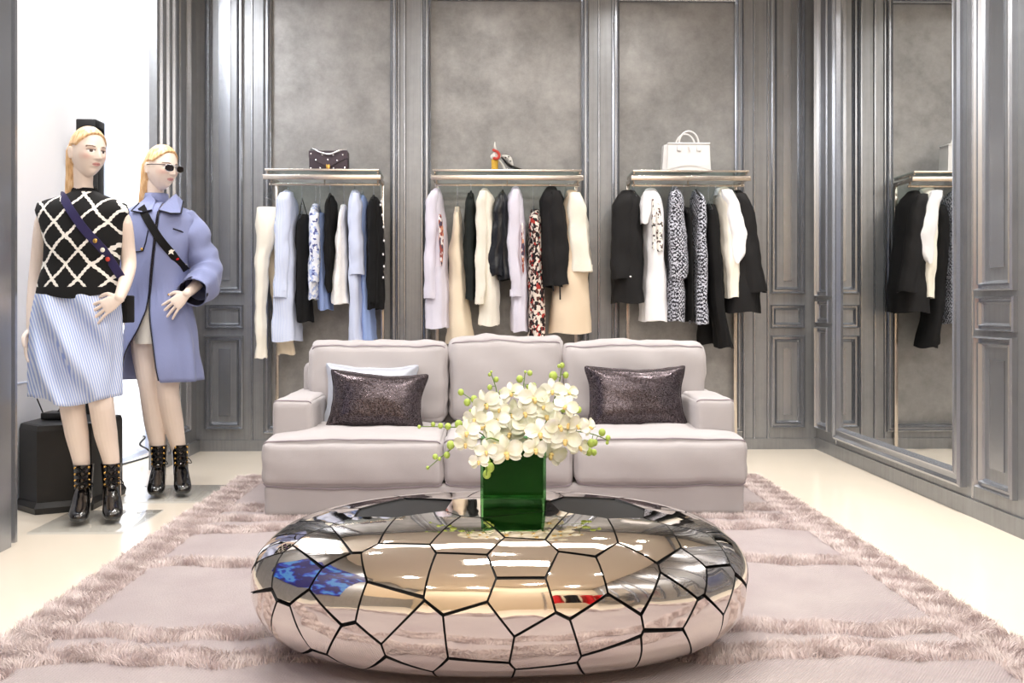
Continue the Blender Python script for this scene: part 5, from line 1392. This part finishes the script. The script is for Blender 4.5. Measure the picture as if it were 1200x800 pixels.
# pocket flap, pocket zip and stitching
def onc(px, py, d=.004): P = J2(px, py, -.1); P = W(px, py, cfront(P)); P.y = cfront(P) - d; return P
q = MB(); q.tube([onc(203, 268), onc(213, 271), onc(223, 277)], .004, 6); q.build('pocket_welt', M['navy_trim'], coat, True)
q = MB(); q.tube([onc(151, 295), onc(161, 295), onc(168, 294), onc(171, 284), onc(174, 270)], .0035, 6); q.build('flap_piping', M['navy_trim'], coat, True)
q = MB(); q.ball(onc(167, 292, .008), .008, 8); q.build('coat_button', M['gold'], coat, True)
q = MB(); q.tube([onc(198, 343), onc(212, 342)], .003, 6); q.ball(onc(198, 345, .006), .006, 6); q.build('pocket_zip', M['gold'], coat, True)
# crossbody strap
bag2 = thing('crossbody_bag', 'black crossbody strap with star and red badges worn over the lavender coat', 'bag', J2(190, 285, -.13))
pts = [onc(x, y, .008) for x, y in ((166, 242), (172, 254), (180, 268), (190, 283), (201, 296), (211, 307), (219, 317))]
pc = catmull(pts, 5); dirs = [(pc[min(i + 1, len(pc) - 1)] - pc[max(i - 1, 0)]).normalized() for i in range(len(pc))]
b_ = MB(); b_.ribbon(pc, [d.cross(Vector((0, 1, 0))).normalized() * .021 for d in dirs], [Vector((0, -.005, 0))] * len(pc)); b_.build('strap', M['black'], bag2, True)
P = onc(201.5, 294.5, .018); q = MB()
star = [P + Vector(((.022 if k % 2 == 0 else .0095) * sin(k * pi / 5), 0, (.022 if k % 2 == 0 else .0095) * cos(k * pi / 5))) for k in range(10)]
q.loft([star, [p + Vector((0, .004, 0)) for p in star]]); q.build('star_badge', M['ivory'], bag2, False)
for (x, y, mt) in ((210, 303, 'red'), (218, 311, 'silver')):
    q = MB(); q.ball(onc(x, y, .016), .010, 10, (1, .4, 1)); q.build('badge', M[mt], bag2, True)
for (px, Yb, toe) in ((187, Y2 + .015, (.26, -1)), (211, Y2 + .04, (.42, -1))):
    boot(m2, (J2(px, 560, .03).x, Yb), .012, toe, h=.245)

# ---------------------------------------------------------------- shop beyond the camera, met only in the table's facets
b_ = MB(); b_.box(ROOM_L + .001, ROOM_L + .04, 0.9, 3.1, .65, 2.45); b_.build('video_screen', M['screen'], None, False, tagd=('wide glowing blue video screen on the left wall, reflected in the mirrored table', 'screen'))
rk = thing('garment_rail', 'low steel floor rail with red clothes, reflected in the mirrored table', 'rack', (1.3, -.9, 0))
for x in (.55, 2.05): b_ = MB(); b_.box(x - .012, x + .012, -.92, -.89, 0, 1.6); b_.build('post', M['steel'], rk, False)
b_ = MB(); b_.box(.55, 2.05, -.915, -.895, 1.57, 1.6); b_.build('rail', M['steel'], rk, False)
for k, (x, mt, lb) in enumerate(((.55, 'red', 'red coat nearest the left end of the floor rail'), (.82, 'black', 'black coat beside the leftmost red coat on the floor rail'), (1.1, 'red', 'red coat in the middle of the floor rail'), (1.35, 'red', 'red coat beside the last black coat on the floor rail'), (1.6, 'black', 'black coat at the right end of the floor rail'))):
    q = MB(); rr_ = []
    for z, hx, hy in ((1.55, .03, .03), (1.5, .10, .19), (1.1, .09, .2), (.6, .11, .22)):
        rr_.append([(x + .3 + hx * cos(a) * (1 + .1 * sin(a * 6)), -.905 + hy * sin(a), z) for a in [j / 36 * 2 * pi for j in range(36)]])
    q.loft(rr_); q.build('coat', M[mt], None, True, tagd=(lb, 'coat', 'coats on the floor rail'))
